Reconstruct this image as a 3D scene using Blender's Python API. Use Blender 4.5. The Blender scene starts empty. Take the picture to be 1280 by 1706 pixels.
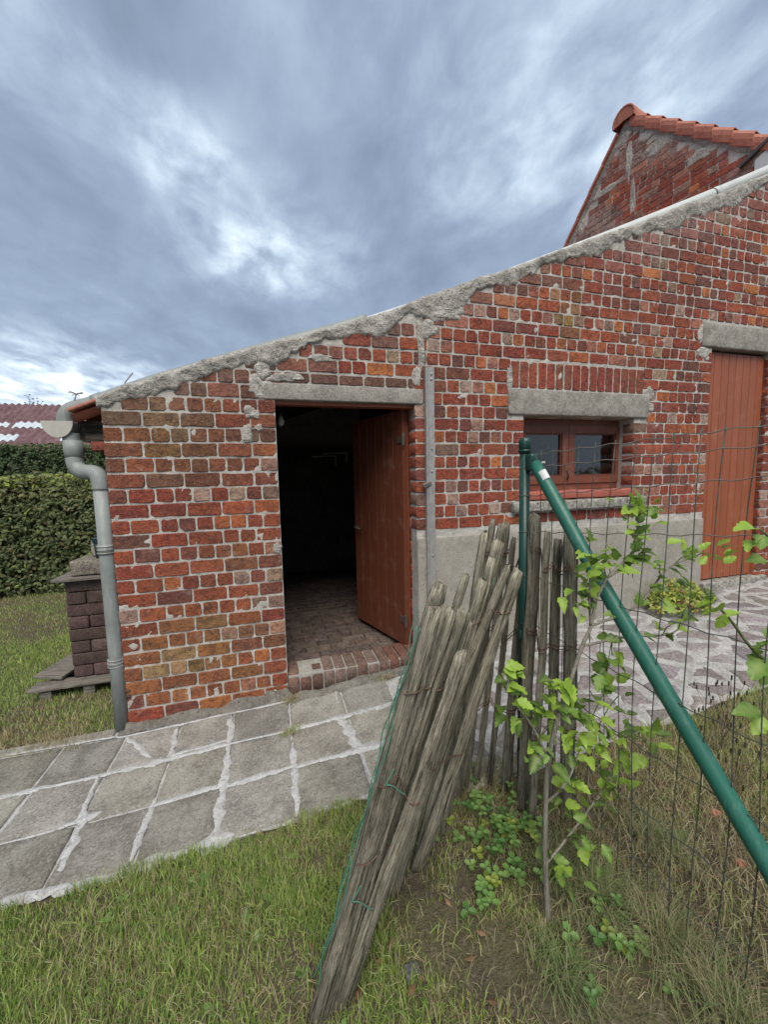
import bpy, bmesh, math, random
import numpy as np
from mathutils import Vector, Matrix, noise

scn = bpy.context.scene
COL = scn.collection
R = math.radians
rnd = random.Random(11)

# ------------------------------------------------------------------ camera
CAM = Vector((0.0, -2.6, 1.52))
cd = bpy.data.cameras.new('camera')
cam = bpy.data.objects.new('camera', cd)
COL.objects.link(cam)
cd.sensor_fit = 'VERTICAL'
cd.sensor_height = 36.0
cd.lens = 36.0 * 640.0 / 1706.0
cd.clip_start = 0.02
cd.clip_end = 900
right = Vector((0.95933, -0.28148, -0.02125))
down = Vector((-0.04711, -0.08544, -0.99523))
fwd = Vector((0.27832, 0.95575, -0.09523))
M = Matrix.Identity(4)
for i in range(3):
    M[i][0] = right[i]; M[i][1] = -down[i]; M[i][2] = -fwd[i]; M[i][3] = CAM[i]
cam.matrix_world = M
scn.camera = cam

# ------------------------------------------------------------------ sky, sun, exposure
SUN_EL, SUN_AZ = R(56), R(192)       # azimuth clockwise from +Y: behind the camera
world = bpy.data.worlds.new('World')
scn.world = world
world.use_nodes = True


class NT:
    """small node-tree helper"""
    def __init__(s, tree):
        s.t = tree
        tree.nodes.clear()

    def n(s, kind, **kw):
        nd = s.t.nodes.new(kind)
        for k, v in kw.items():
            if k.startswith('i_'):
                nd.inputs[int(k[2:]) if k[2:].isdigit() else k[2:].replace('_', ' ')].default_value = v
            else:
                setattr(nd, k, v)
        return nd

    def l(s, a, b):
        s.t.links.new(a, b)

    def math(s, op, a, b=None, c=None, clamp=False):
        nd = s.n('ShaderNodeMath', operation=op, use_clamp=clamp)
        for i, x in enumerate((a, b, c)):
            if x is None:
                continue
            if isinstance(x, (int, float)):
                nd.inputs[i].default_value = x
            else:
                s.l(x, nd.inputs[i])
        return nd.outputs[0]

    def mix(s, fac, a, b, blend='MIX'):
        nd = s.n('ShaderNodeMix', data_type='RGBA', blend_type=blend)
        for sock, x in ((nd.inputs[0], fac), (nd.inputs[6], a), (nd.inputs[7], b)):
            if isinstance(x, (int, float)):
                sock.default_value = x
            elif isinstance(x, tuple):
                sock.default_value = (*x[:3], 1)
            else:
                s.l(x, sock)
        return nd.outputs[2]

    def noise(s, vec, scale, detail=3, rough=0.55, dist=0.0):
        nd = s.n('ShaderNodeTexNoise')
        nd.inputs['Scale'].default_value = scale
        nd.inputs['Detail'].default_value = detail
        nd.inputs['Roughness'].default_value = rough
        nd.inputs['Distortion'].default_value = dist
        if vec is not None:
            s.l(vec, nd.inputs['Vector'])
        return nd.outputs[0]

    def ramp(s, fac, stops, interp='LINEAR'):
        nd = s.n('ShaderNodeValToRGB')
        nd.color_ramp.interpolation = interp
        els = nd.color_ramp.elements
        while len(els) < len(stops):
            els.new(0.5)
        for e, (p, c) in zip(els, stops):
            e.position = p
            e.color = (*c, 1) if len(c) == 3 else c
        s.l(fac, nd.inputs[0])
        return nd.outputs[0]

    def step(s, x, lo, hi):
        nd = s.n('ShaderNodeMapRange', interpolation_type='SMOOTHSTEP')
        s.l(x, nd.inputs[0])
        nd.inputs[1].default_value = lo
        nd.inputs[2].default_value = hi
        return nd.outputs[0]

    def scaled(s, vec, sc):
        nd = s.n('ShaderNodeVectorMath', operation='MULTIPLY')
        s.l(vec, nd.inputs[0])
        nd.inputs[1].default_value = sc
        return nd.outputs[0]


def build_world():
    g = NT(world.node_tree)
    out = g.n('ShaderNodeOutputWorld')
    bg = g.n('ShaderNodeBackground')
    sky = g.n('ShaderNodeTexSky', sky_type='NISHITA')
    sky.sun_disc = False
    sky.sun_elevation = SUN_EL
    sky.sun_rotation = SUN_AZ
    tc = g.n('ShaderNodeTexCoord')
    d = tc.outputs['Generated']
    sep = g.n('ShaderNodeSeparateXYZ')
    g.l(d, sep.inputs[0])
    z = g.math('MAXIMUM', sep.outputs[2], 0.0)
    # project the view direction on a flat cloud layer
    den = g.math('ADD', z, 0.12)
    cx = g.math('DIVIDE', sep.outputs[0], den)
    cy = g.math('DIVIDE', sep.outputs[1], den)
    cmb = g.n('ShaderNodeCombineXYZ')
    g.l(cx, cmb.inputs[0]); g.l(cy, cmb.inputs[1])
    p = cmb.outputs[0]
    rot = g.n('ShaderNodeMapping')
    rot.inputs['Rotation'].default_value = (0, 0, R(-38))
    rot.inputs['Scale'].default_value = (1.2, 0.85, 1)
    rot.inputs['Location'].default_value = (3.1, 7.4, 0)
    g.l(p, rot.inputs[0])
    big = g.noise(rot.outputs[0], 1.15, 3.0, 0.5, 0.25)
    mid = g.noise(rot.outputs[0], 2.6, 6, 0.58, 0.4)
    fine = g.noise(rot.outputs[0], 7.0, 5, 0.55, 0.3)

    def gap(c, r):
        # thin places of the cloud layer
        v = g.n('ShaderNodeVectorMath', operation='DISTANCE')
        g.l(p, v.inputs[0])
        v.inputs[1].default_value = (c[0], c[1], 0)
        return g.step(v.outputs['Value'], r, r * 0.12)
    gaps = None
    for c, r, w in (((-0.19, 1.15), 0.22, .27), ((-0.03, 1.60), 0.36, .27), ((-1.35, 3.0), 1.15, .50), ((-0.10, 1.36), .34, .16), ((0.62, 0.80), 0.50, .14),
                    ((0.95, 0.70), 0.60, .16), ((-0.42, 0.98), 0.26, .14), ((0.62, 1.12), .30, .12), ((0.1, .72), .3, .05), ((.2, 1.5), .4, .14)):
        a = g.math('MULTIPLY', gap(c, r), w)
        gaps = a if gaps is None else g.math('ADD', gaps, a)
    gaps = g.math('MULTIPLY', gaps, g.math('ADD', g.math('MULTIPLY', fine, 2.6), g.math('ADD', g.math('MULTIPLY', mid, 1.6), -1.05)))
    dens = g.math('ADD', g.math('MULTIPLY', big, 0.42), g.math('MULTIPLY', mid, 0.44))
    dens = g.math('ADD', dens, g.math('MULTIPLY', fine, 0.20))
    val = g.math('ADD', g.math('ADD', dens, -0.16), gaps)
    col = g.ramp(val, [(0.05, (0.142, 0.183, 0.252)), (0.25, (0.177, 0.226, 0.312)), (0.42, (0.238, 0.301, 0.403)), (0.62, (0.352, 0.43, 0.538)),
                       (0.90, (0.58, 0.68, 0.77)), (1.0, (0.78, 0.85, 0.91))])
    low = g.step(z, 0.26, 0.0)
    col = g.mix(g.math('MULTIPLY', low, 0.45), col, (0.62, 0.70, 0.80))
    dim = g.mix(1.0, sky.outputs[0], (0.10, 0.10, 0.10), 'MULTIPLY')
    mixed = g.mix(0.94, dim, col)
    g.l(mixed, bg.inputs[0])
    bg.inputs[1].default_value = 0.55
    g.l(bg.outputs[0], out.inputs[0])


build_world()

sd = bpy.data.lights.new('sun', 'SUN')
sd.energy = 1.5
sd.angle = R(45)
sd.color = (1.0, 0.94, 0.83)
sun = bpy.data.objects.new('sun', sd)
COL.objects.link(sun)
sv = Vector((math.sin(SUN_AZ) * math.cos(SUN_EL), math.cos(SUN_AZ) * math.cos(SUN_EL), math.sin(SUN_EL)))
sun.rotation_euler = sv.to_track_quat('Z', 'Y').to_euler()
sun.location = (-1, -6, 9)

scn.view_settings.view_transform = 'Standard'
scn.view_settings.look = 'None'
scn.view_settings.gamma = 1
scn.view_settings.use_curve_mapping = False
scn.view_settings.exposure = 1.42
scn.render.engine = 'CYCLES'
scn.cycles.use_denoising = True
scn.cycles.max_bounces = 6
scn.cycles.diffuse_bounces = 3
scn.cycles.transparent_max_bounces = 4


# ------------------------------------------------------------------ helpers
def vnoise(x, y=0.0, z=0.0):
    return noise.noise((x, y, z))


def fbm(x, y=0.0, z=0.0, o=4):
    return noise.fractal((x, y, z), 1.0, 2.0, o)


class MB:
    def __init__(s):
        s.v = []; s.f = []; s.c = []

    def add(s, verts, faces, col=(1, 1, 1)):
        b = len(s.v)
        s.v.extend(tuple(x) for x in verts)
        s.f.extend(tuple(i + b for i in f) for f in faces)
        if isinstance(col, list):
            s.c.extend(col)
        else:
            s.c.extend([col] * len(verts))
        return s

    def mesh(s, name, mat, smooth=False):
        me = bpy.data.meshes.new(name)
        me.from_pydata(s.v, [], s.f)
        a = me.color_attributes.new('Col', 'FLOAT_COLOR', 'POINT')
        flat = np.ones((len(s.v), 4), np.float32)
        flat[:, :3] = np.array([c[:3] for c in s.c], np.float32)
        a.data.foreach_set('color', flat.ravel())
        if mat is not None:
            me.materials.append(mat)
        if smooth:
            me.polygons.foreach_set('use_smooth', [True] * len(me.polygons))
        me.update()
        return me

    def build(s, name, mat, parent=None, smooth=False):
        return link(name, s.mesh(name, mat, smooth), parent)


def link(name, me, parent=None, mat4=None):
    o = bpy.data.objects.new(name, me)
    COL.objects.link(o)
    if mat4 is not None:
        o.matrix_basis = mat4
    if parent is not None:
        o.parent = parent
        o.matrix_parent_inverse = OFFSET.get(parent.name, Matrix.Identity(4))
    return o


OFFSET = {}


def thing(name, loc, label, cat, group=None):
    o = bpy.data.objects.new(name, None)
    COL.objects.link(o)
    o.location = loc
    o.empty_display_size = 0.1
    OFFSET[o.name] = Matrix.Translation(-Vector(loc))
    return tag(o, label, cat, group)


def tag(o, label=None, cat=None, group=None, kind=None):
    if label: o['label'] = label
    if cat: o['category'] = cat
    if group: o['group'] = group
    if kind: o['kind'] = kind
    return o


def box(mb, lo, hi, col=(1, 1, 1)):
    x0, y0, z0 = lo; x1, y1, z1 = hi
    v = [(x0, y0, z0), (x1, y0, z0), (x1, y1, z0), (x0, y1, z0), (x0, y0, z1), (x1, y0, z1), (x1, y1, z1), (x0, y1, z1)]
    f = [(0, 3, 2, 1), (4, 5, 6, 7), (0, 1, 5, 4), (1, 2, 6, 5), (2, 3, 7, 6), (3, 0, 4, 7)]
    return mb.add(v, f, col)


def rough_box(name, mat, lo, hi, parent=None, bevel=0.008, cell=0.06, amp=0.004, mat4=None, col=(1, 1, 1), smooth=True, freq=9.0):
    """bevelled box whose skin is worn and uneven"""
    bm = bmesh.new()
    bmesh.ops.create_cube(bm, size=1)
    s = [hi[i] - lo[i] for i in range(3)]
    c = [(hi[i] + lo[i]) / 2 for i in range(3)]
    for v in bm.verts:
        v.co = Vector((v.co.x * s[0] + c[0], v.co.y * s[1] + c[1], v.co.z * s[2] + c[2]))
    bmesh.ops.bevel(bm, geom=bm.edges[:], offset=bevel, segments=2, affect='EDGES', profile=0.6)
    for ax in range(3):
        n = int(s[ax] / cell)
        for k in range(1, n):
            pos = lo[ax] + s[ax] * k / n
            pc = Vector((0, 0, 0)); pc[ax] = pos
            no = Vector((0, 0, 0)); no[ax] = 1
            bmesh.ops.bisect_plane(bm, geom=bm.verts[:] + bm.edges[:] + bm.faces[:], plane_co=pc, plane_no=no)
    bm.normal_update()
    for v in bm.verts:
        d = fbm(v.co.x * freq + c[0] * 3, v.co.y * freq, v.co.z * freq, 3)
        v.co += v.normal * d * amp
    me = bpy.data.meshes.new(name)
    bm.to_mesh(me); bm.free()
    a = me.color_attributes.new('Col', 'FLOAT_COLOR', 'POINT')
    a.data.foreach_set('color', np.tile(np.array([*col, 1], np.float32), len(me.vertices)))
    me.materials.append(mat)
    if smooth:
        me.polygons.foreach_set('use_smooth', [True] * len(me.polygons))
    return link(name, me, parent, mat4)


def tube(mb, pts, r, seg=8, col=(1, 1, 1), caps=True):
    pts = [Vector(p) for p in pts]
    n = len(pts)
    rs = r if isinstance(r, (list, tuple)) else [r] * n
    t0 = (pts[1] - pts[0]).normalized()
    up = Vector((0, 0, 1)) if abs(t0.z) < 0.9 else Vector((1, 0, 0))
    a = t0.cross(up).normalized()
    verts, faces = [], []
    for i in range(n):
        t = (pts[min(i + 1, n - 1)] - pts[max(i - 1, 0)]).normalized()
        a = (a - t * a.dot(t)).normalized()
        b = t.cross(a)
        for k in range(seg):
            w = 2 * math.pi * k / seg
            verts.append(pts[i] + (a * math.cos(w) + b * math.sin(w)) * rs[i])
    for i in range(n - 1):
        for k in range(seg):
            k2 = (k + 1) % seg
            faces.append((i * seg + k, i * seg + k2, (i + 1) * seg + k2, (i + 1) * seg + k))
    if caps:
        faces.append(tuple(range(seg - 1, -1, -1)))
        faces.append(tuple((n - 1) * seg + k for k in range(seg)))
    return mb.add(verts, faces, col)


def smooth_path(pts, n=6):
    """Catmull-Rom through pts"""
    P = [Vector(p) for p in pts]
    out = []
    for i in range(len(P) - 1):
        p0 = P[max(i - 1, 0)]; p1 = P[i]; p2 = P[i + 1]; p3 = P[min(i + 2, len(P) - 1)]
        for k in range(n):
            t = k / n
            out.append(0.5 * ((2 * p1) + (p2 - p0) * t + (2 * p0 - 5 * p1 + 4 * p2 - p3) * t * t + (3 * p1 - p0 - 3 * p2 + p3) * t ** 3))
    out.append(P[-1])
    return out


def lerp(a, b, t):
    return tuple(x + (y - x) * t for x, y in zip(a, b))


def interp(x, tab):
    if x <= tab[0][0]:
        a, b = tab[0], tab[1]
    elif x >= tab[-1][0]:
        a, b = tab[-2], tab[-1]
    else:
        for a, b in zip(tab, tab[1:]):
            if a[0] <= x <= b[0]:
                break
    return a[1] + (b[1] - a[1]) * (x - a[0]) / (b[0] - a[0])


# ------------------------------------------------------------------ materials
def new_mat(name):
    m = bpy.data.materials.new(name)
    m.use_nodes = True
    g = NT(m.node_tree)
    out = g.n('ShaderNodeOutputMaterial')
    bs = g.n('ShaderNodeBsdfPrincipled')
    g.l(bs.outputs[0], out.inputs[0])
    return m, g, bs, out


def bump(g, bs, h, strength=0.5, dist=0.01):
    b = g.n('ShaderNodeBump')
    b.inputs['Strength'].default_value = strength
    b.inputs['Distance'].default_value = dist
    g.l(h, b.inputs['Height'])
    g.l(b.outputs[0], bs.inputs['Normal'])


def pos(g):
    return g.n('ShaderNodeNewGeometry').outputs['Position']


def objco(g):
    return g.n('ShaderNodeTexCoord').outputs['Object']


def vcol(g):
    return g.n('ShaderNodeVertexColor', layer_name='Col').outputs[0]


def mat_brick(name='brick_clay'):
    m, g, bs, out = new_mat(name)
    p = pos(g)
    c = vcol(g)
    n1 = g.noise(p, 20, 4, 0.7, 0.6)
    n2 = g.noise(p, 62, 4, 0.75)
    n3 = g.noise(p, 135, 3, 0.7)
    n4 = g.noise(p, 9, 4, 0.65, 0.6)
    col = g.mix(g.math('MULTIPLY', g.step(n1, 0.46, 0.62), 0.80), c, g.mix(0.62, c, (0.050, 0.026, 0.026)))
    col = g.mix(g.math('MULTIPLY', g.step(n2, 0.52, 0.64), 0.60), col, g.mix(0.55, c, (0.44, 0.17, 0.075)))
    col = g.mix(g.math('MULTIPLY', g.step(n3, 0.57, 0.68), 0.38), col, (0.38, 0.28, 0.23))
    # thin lime bloom and soot with a shape of their own
    col = g.mix(g.math('MULTIPLY', g.step(n4, 0.57, 0.70), 0.22), col, (0.38, 0.32, 0.28))
    col = g.mix(g.math('MULTIPLY', g.step(n2, 0.45, 0.33), 0.65), col, (0.045, 0.026, 0.024))
    col = g.mix(g.math('MULTIPLY', g.step(n3, 0.42, 0.32), 0.55), col, (0.035, 0.022, 0.02))
    n5 = g.noise(p, 1.6, 4, 0.6, 0.5)
    col = g.mix(g.math('MULTIPLY', g.step(n5, 0.46, 0.66), 0.40), col, g.mix(0.6, col, (0.060, 0.045, 0.032)))
    g.l(col, bs.inputs['Base Color'])
    bs.inputs['Roughness'].default_value = 0.88
    bs.inputs['Specular IOR Level'].default_value = 0.25
    h = g.math('ADD', g.math('MULTIPLY', n1, 1.0), g.math('MULTIPLY', n2, 0.55))
    h = g.math('ADD', h, g.math('MULTIPLY', n3, 0.18))
    bump(g, bs, h, 1.0, 0.014)
    return m


def mat_cement(name, a, b, scale=14, spots=(0.5, 0.48, 0.45), spot_amt=0.4, bump_d=0.006, rough=0.92, b_s=0.7, fine=220):
    m, g, bs, out = new_mat(name)
    p = pos(g)
    n1 = g.noise(p, scale, 5, 0.65, 0.3)
    n2 = g.noise(p, scale * 4.5, 4, 0.7)
    n3 = g.noise(p, fine * .5, 3, 0.7)
    col = g.mix(g.step(n1, 0.32, 0.68), a, b)
    col = g.mix(g.math('MULTIPLY', g.step(n2, 0.50, 0.64), spot_amt * 1.4), col, spots)
    col = g.mix(g.math('MULTIPLY', g.step(n3, 0.46, 0.34), 0.75), col, lerp(a, (0, 0, 0), 0.6))
    col = g.mix(1.0, col, vcol(g), 'MULTIPLY')
    g.l(col, bs.inputs['Base Color'])
    bs.inputs['Roughness'].default_value = rough
    bs.inputs['Specular IOR Level'].default_value = 0.2
    h = g.math('ADD', n1, g.math('MULTIPLY', n2, 0.6))
    h = g.math('ADD', h, g.math('MULTIPLY', n3, 0.22))
    bump(g, bs, h, b_s, bump_d)
    return m


def mat_slab():
    m, g, bs, out = new_mat('paving_concrete')
    p = pos(g)
    n1 = g.noise(p, 5, 4, 0.6, 0.4)
    n2 = g.noise(p, 70, 5, 0.8)
    n3 = g.noise(p, 105, 4, 0.8)
    vo = g.n('ShaderNodeTexVoronoi'); vo.inputs['Scale'].default_value = 170
    g.l(p, vo.inputs['Vector'])
    col = g.mix(g.step(n1, 0.35, 0.66), (0.185, 0.172, 0.150), (0.300, 0.285, 0.258))
    col = g.mix(g.math('MULTIPLY', g.step(n2, 0.50, 0.60), 0.62), col, (0.375, 0.366, 0.345))
    col = g.mix(g.math('MULTIPLY', g.step(g.noise(p, 16, 5, 0.7, 0.5), 0.52, 0.66), 0.5), col, (0.125, 0.117, 0.105))
    col = g.mix(g.math('MULTIPLY', g.step(n3, 0.47, 0.38), 0.70), col, (0.065, 0.06, 0.052))
    col = g.mix(g.math('MULTIPLY', g.step(vo.outputs['Distance'], 0.20, 0.05), 0.4), col, (0.46, 0.44, 0.41))
    col = g.mix(1.0, col, vcol(g), 'MULTIPLY')
    g.l(col, bs.inputs['Base Color'])
    bs.inputs['Roughness'].default_value = 0.9
    bs.inputs['Specular IOR Level'].default_value = 0.25
    h = g.math('ADD', g.math('MULTIPLY', n2, 1.0), g.math('MULTIPLY', n3, 0.5))
    bump(g, bs, h, 0.8, 0.006)
    return m


def mat_wood(name, a, b, dark, moss=0.0, axis=2, rough=0.9, s=1.0, bumpd=0.008):
    m, g, bs, out = new_mat(name)
    o = objco(g)
    rndv = g.n('ShaderNodeObjectInfo').outputs['Random']
    off = g.n('ShaderNodeVectorMath', operation='ADD')
    g.l(o, off.inputs[0])
    cmb = g.n('ShaderNodeCombineXYZ')
    g.l(g.math('MULTIPLY', rndv, 37.0), cmb.inputs[0]); g.l(g.math('MULTIPLY', rndv, 11.0), cmb.inputs[1]); g.l(g.math('MULTIPLY', rndv, 5.0), cmb.inputs[2])
    g.l(cmb.outputs[0], off.inputs[1])
    sc = [105 * s, 105 * s, 105 * s]; sc[axis] = 4.5 * s
    st = g.scaled(off.outputs[0], tuple(sc))
    sc2 = [260 * s, 260 * s, 260 * s]; sc2[axis] = 7 * s
    st2 = g.scaled(off.outputs[0], tuple(sc2))
    g1 = g.noise(st, 1, 5, 0.72, 0.9)
    g2 = g.noise(st2, 1, 4, 0.7, 0.5)
    pn = g.noise(off.outputs[0], 13 * s, 4, 0.6)
    col = g.mix(g.step(g1, 0.42, 0.58), a, b)
    col = g.mix(g.math('MULTIPLY', g.step(g2, 0.48, 0.40), 0.6), col, dark)
    col = g.mix(g.math('MULTIPLY', g.step(g1, 0.43, 0.36), 0.9), col, dark)
    col = g.mix(g.math('MULTIPLY', g.step(pn, 0.5, 0.72), 0.5), col, lerp(a, dark, 0.5))
    if moss:
        ln = g.noise(off.outputs[0], 34, 5, 0.75)
        col = g.mix(g.math('MULTIPLY', g.step(ln, 0.55, 0.66), moss * 1.1), col, (0.36, 0.35, 0.30))
        mn = g.noise(off.outputs[0], 17, 4, 0.65)
        col = g.mix(g.math('MULTIPLY', g.step(mn, 0.53, 0.72), moss), col, (0.115, 0.125, 0.055))
    col = g.mix(1.0, col, vcol(g), 'MULTIPLY')
    g.l(col, bs.inputs['Base Color'])
    bs.inputs['Roughness'].default_value = rough
    bs.inputs['Specular IOR Level'].default_value = 0.2
    bump(g, bs, g.math('ADD', g1, g.math('MULTIPLY', g2, 0.6)), 0.9, bumpd)
    return m


def mat_paint(name, col, dirt=(0.1, 0.05, 0.03), rough=0.5, amt=0.35, axis=2):
    m, g, bs, out = new_mat(name)
    o = objco(g)
    sc = [60, 60, 60]; sc[axis] = 2.5
    st = g.scaled(o, tuple(sc))
    n1 = g.noise(st, 1, 3, 0.6)
    n2 = g.noise(o, 9, 4, 0.65)
    c = g.mix(g.math('MULTIPLY', g.step(n1, 0.4, 0.7), amt), col, lerp(col, dirt, 0.6))
    c = g.mix(g.math('MULTIPLY', g.step(n2, 0.5, 0.75), amt), c, lerp(col, (0.6, 0.5, 0.45), 0.25))
    c = g.mix(1.0, c, vcol(g), 'MULTIPLY')
    g.l(c, bs.inputs['Base Color'])
    r = g.math('ADD', g.math('MULTIPLY', n2, 0.25), rough - 0.12)
    g.l(r, bs.inputs['Roughness'])
    bs.inputs['Specular IOR Level'].default_value = 0.35
    bump(g, bs, g.math('ADD', n1, n2), 0.25, 0.003)
    return m


def mat_metal(name, col, rough=0.45, metal=0.0, grime=(0.12, 0.11, 0.1), amt=0.4, scale=11):
    m, g, bs, out = new_mat(name)
    p = pos(g)
    n1 = g.noise(p, scale, 5, 0.65)
    n2 = g.noise(g.scaled(p, (70, 70, 9)), 1, 3, 0.6)
    c = g.mix(g.math('MULTIPLY', g.step(n1, 0.42, 0.72), amt), col, grime)
    c = g.mix(g.math('MULTIPLY', g.step(n2, 0.52, 0.72), amt * 0.6), c, lerp(col, (0.7, 0.7, 0.68), 0.35))
    c = g.mix(1.0, c, vcol(g), 'MULTIPLY')
    g.l(c, bs.inputs['Base Color'])
    bs.inputs['Metallic'].default_value = metal
    r = g.math('ADD', g.math('MULTIPLY', n1, 0.3), rough - 0.12)
    g.l(r, bs.inputs['Roughness'])
    bump(g, bs, n1, 0.15, 0.003)
    return m


def mat_leaf(name, rough=0.5, trans=0.35, spec=0.35, vein=True):
    """leaf tissue; the leaf's own colour is in the mesh"""
    m, g, bs, out = new_mat(name)
    c = vcol(g)
    p = pos(g)
    n = g.noise(p, 40, 3, 0.6)
    col = g.mix(g.math('MULTIPLY', g.step(n, 0.4, 0.7), 0.25), c, g.mix(0.5, c, (0.02, 0.05, 0.01)))
    g.l(col, bs.inputs['Base Color'])
    bs.inputs['Roughness'].default_value = rough
    bs.inputs['Specular IOR Level'].default_value = spec
    tr = g.n('ShaderNodeBsdfTranslucent')
    g.l(col, tr.inputs[0])
    mx = g.n('ShaderNodeMixShader')
    mx.inputs[0].default_value = trans
    g.l(bs.outputs[0], mx.inputs[1]); g.l(tr.outputs[0], mx.inputs[2])
    g.l(mx.outputs[0], out.inputs[0])
    return m


def mat_soil():
    m, g, bs, out = new_mat('soil')
    p = pos(g)
    n1 = g.noise(p, 3.2, 5, 0.6, 0.3)
    n2 = g.noise(p, 38, 5, 0.7)
    n3 = g.noise(p, 150, 3, 0.7)
    c = g.mix(g.step(n1, 0.38, 0.62), (0.105, 0.085, 0.068), (0.125, 0.115, 0.065))
    c = g.mix(g.math('MULTIPLY', g.step(n2, 0.5, 0.68), 0.55), c, (0.24, 0.20, 0.155))
    c = g.mix(g.math('MULTIPLY', g.step(n3, 0.48, 0.33), 0.6), c, (0.03, 0.025, 0.02))
    g.l(c, bs.inputs['Base Color'])
    bs.inputs['Roughness'].default_value = 1.0
    bs.inputs['Specular IOR Level'].default_value = 0.1
    bump(g, bs, g.math('ADD', n2, g.math('MULTIPLY', n3, 0.5)), 1.0, 0.02)
    return m


def mat_glass_dark():
    m, g, bs, out = new_mat('window_glass')
    p = pos(g)
    n1 = g.noise(p, 6, 3, 0.5)
    bs.inputs['Base Color'].default_value = (0.9, 0.95, 0.95, 1)
    bs.inputs['Roughness'].default_value = 0.04
    bs.inputs['IOR'].default_value = 1.5
    bs.inputs['Transmission Weight'].default_value = 1.0
    bump(g, bs, n1, 0.06, 0.02)
    return m


BRICK = mat_brick()
MORTAR = mat_cement('lime_mortar', (0.36, 0.338, 0.305), (0.49, 0.47, 0.435), 5, (0.52, 0.50, 0.465), 0.40, 0.008)
CEMENT = mat_cement('verge_cement', (0.265, 0.25, 0.225), (0.43, 0.41, 0.375), 7, (0.53, 0.51, 0.47), 0.45, 0.03, 0.95, 1.0, 120)
SMEAR = mat_cement('pointing_cement', (0.36, 0.36, 0.36), (0.51, 0.515, 0.52), 30, (0.40, 0.39, 0.38), 0.4, 0.004)
BED = mat_cement('paving_mortar', (0.27, 0.262, 0.25), (0.44, 0.435, 0.43), 9, (0.52, 0.52, 0.52), 0.45, 0.008)
LINTEL = mat_cement('lintel_concrete', (0.20, 0.188, 0.165), (0.335, 0.315, 0.285), 9, (0.40, 0.38, 0.35), 0.4, 0.006, 0.95, 0.9, 170)
PLINTH = mat_cement('plinth_render', (0.265, 0.246, 0.214), (0.345, 0.322, 0.286), 3, (0.40, 0.376, 0.336), 0.35, 0.003, 0.95, 0.6, 260)
STONE = mat_cement('crazy_stone', (0.160, 0.146, 0.138), (0.255, 0.235, 0.224), 16, (0.36, 0.345, 0.335), 0.5, 0.007)
CLINKER = mat_cement('clinker', (0.060, 0.040, 0.036), (0.105, 0.072, 0.064), 18, (0.15, 0.12, 0.11), 0.35, 0.004)
SILL = mat_cement('sill_stone', (0.10, 0.095, 0.085), (0.36, 0.345, 0.31), 26, (0.52, 0.50, 0.44), 0.65, 0.008)
TERRA = mat_cement('terracotta', (0.38, 0.140, 0.098), (0.46, 0.19, 0.138), 9, (0.55, 0.29, 0.22), 0.35, 0.003, 0.75)
FLOORB = mat_cement('floor_brick', (0.065, 0.048, 0.042), (0.13, 0.10, 0.09), 13, (0.24, 0.20, 0.185), 0.35, 0.005)
SLAB = mat_slab()
SOIL = mat_soil()
PALE = mat_wood('chestnut_paling', (0.215, 0.195, 0.152), (0.42, 0.385, 0.31), (0.035, 0.029, 0.022), 0.40, 2, .95, 1.15, .016)
OLDWOOD = mat_wood('weathered_board', (0.15, 0.135, 0.12), (0.26, 0.235, 0.205), (0.04, 0.034, 0.03), 0.1, 0)
DARKWOOD = mat_wood('rafter_wood', (0.07, 0.058, 0.048), (0.15, 0.13, 0.11), (0.02, 0.017, 0.014), 0.0, 0)
BARK = mat_wood('stem_bark', (0.22, 0.20, 0.16), (0.33, 0.30, 0.25), (0.11, 0.095, 0.075), 0.15, 2)
OPENP = mat_paint('shaded_door_paint', (0.140, 0.042, 0.022), (0.05, 0.02, 0.015), 0.45)  # darker copy of the door paint: the open leaf's shade is in the colour
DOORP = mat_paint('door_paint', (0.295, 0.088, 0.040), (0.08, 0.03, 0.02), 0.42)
WINP = mat_paint('window_paint', (0.175, 0.056, 0.034), (0.07, 0.03, 0.02), 0.42, 0.5, 0)
SILLP = mat_paint('sill_paint', (0.36, 0.105, 0.075), (0.2, 0.07, 0.05), 0.6, 0.5, 0)
ZINC = mat_metal('aged_zinc', (0.28, 0.29, 0.285), 0.5, 0.15, (0.16, 0.16, 0.15), 0.55)
PVC = mat_metal('grey_pvc', (0.235, 0.255, 0.248), 0.5, 0.0, (0.15, 0.16, 0.15), 0.5)
PVCL = mat_metal('pale_pvc', (0.50, 0.53, 0.52), 0.5, 0.0, (0.36, 0.38, 0.36), 0.5, 5)
CAPZ = mat_metal('pale_zinc', (0.44, 0.43, 0.39), 0.55, 0.0, (0.30, 0.28, 0.24), 0.4)
GALV = mat_metal('galvanised_steel', (0.33, 0.325, 0.32), 0.5, 0.25, (0.19, 0.165, 0.15), 0.6, 30)
GREEN = mat_metal('green_coated_steel', (0.018, 0.125, 0.088), 0.40, 0.0, (0.035, 0.10, 0.075), 0.25, 35)
GREEND = mat_metal('dark_green_steel', (0.005, 0.045, 0.034), 0.36, 0.0, (0.01, 0.04, 0.035), 0.35, 20)
WIREG = mat_metal('coated_wire', (0.035, 0.050, 0.040), 0.55, 0.0, (0.10, 0.09, 0.075), 0.5, 50)
WIREL = mat_metal('weathered_wire', (0.17, 0.155, 0.135), 0.6, 0.2, (0.10, 0.08, 0.06), 0.5, 50)
WIREC = mat_metal('green_plastic_wire', (0.055, 0.19, 0.13), 0.45, 0.0, (0.10, 0.16, 0.12), 0.4, 60)
RUST = mat_metal('rusty_wire', (0.11, 0.055, 0.035), 0.75, 0.0, (0.06, 0.035, 0.025), 0.5, 90)
IRON = mat_metal('old_iron', (0.07, 0.052, 0.045), 0.7, 0.2, (0.10, 0.05, 0.03), 0.5, 40)
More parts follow.
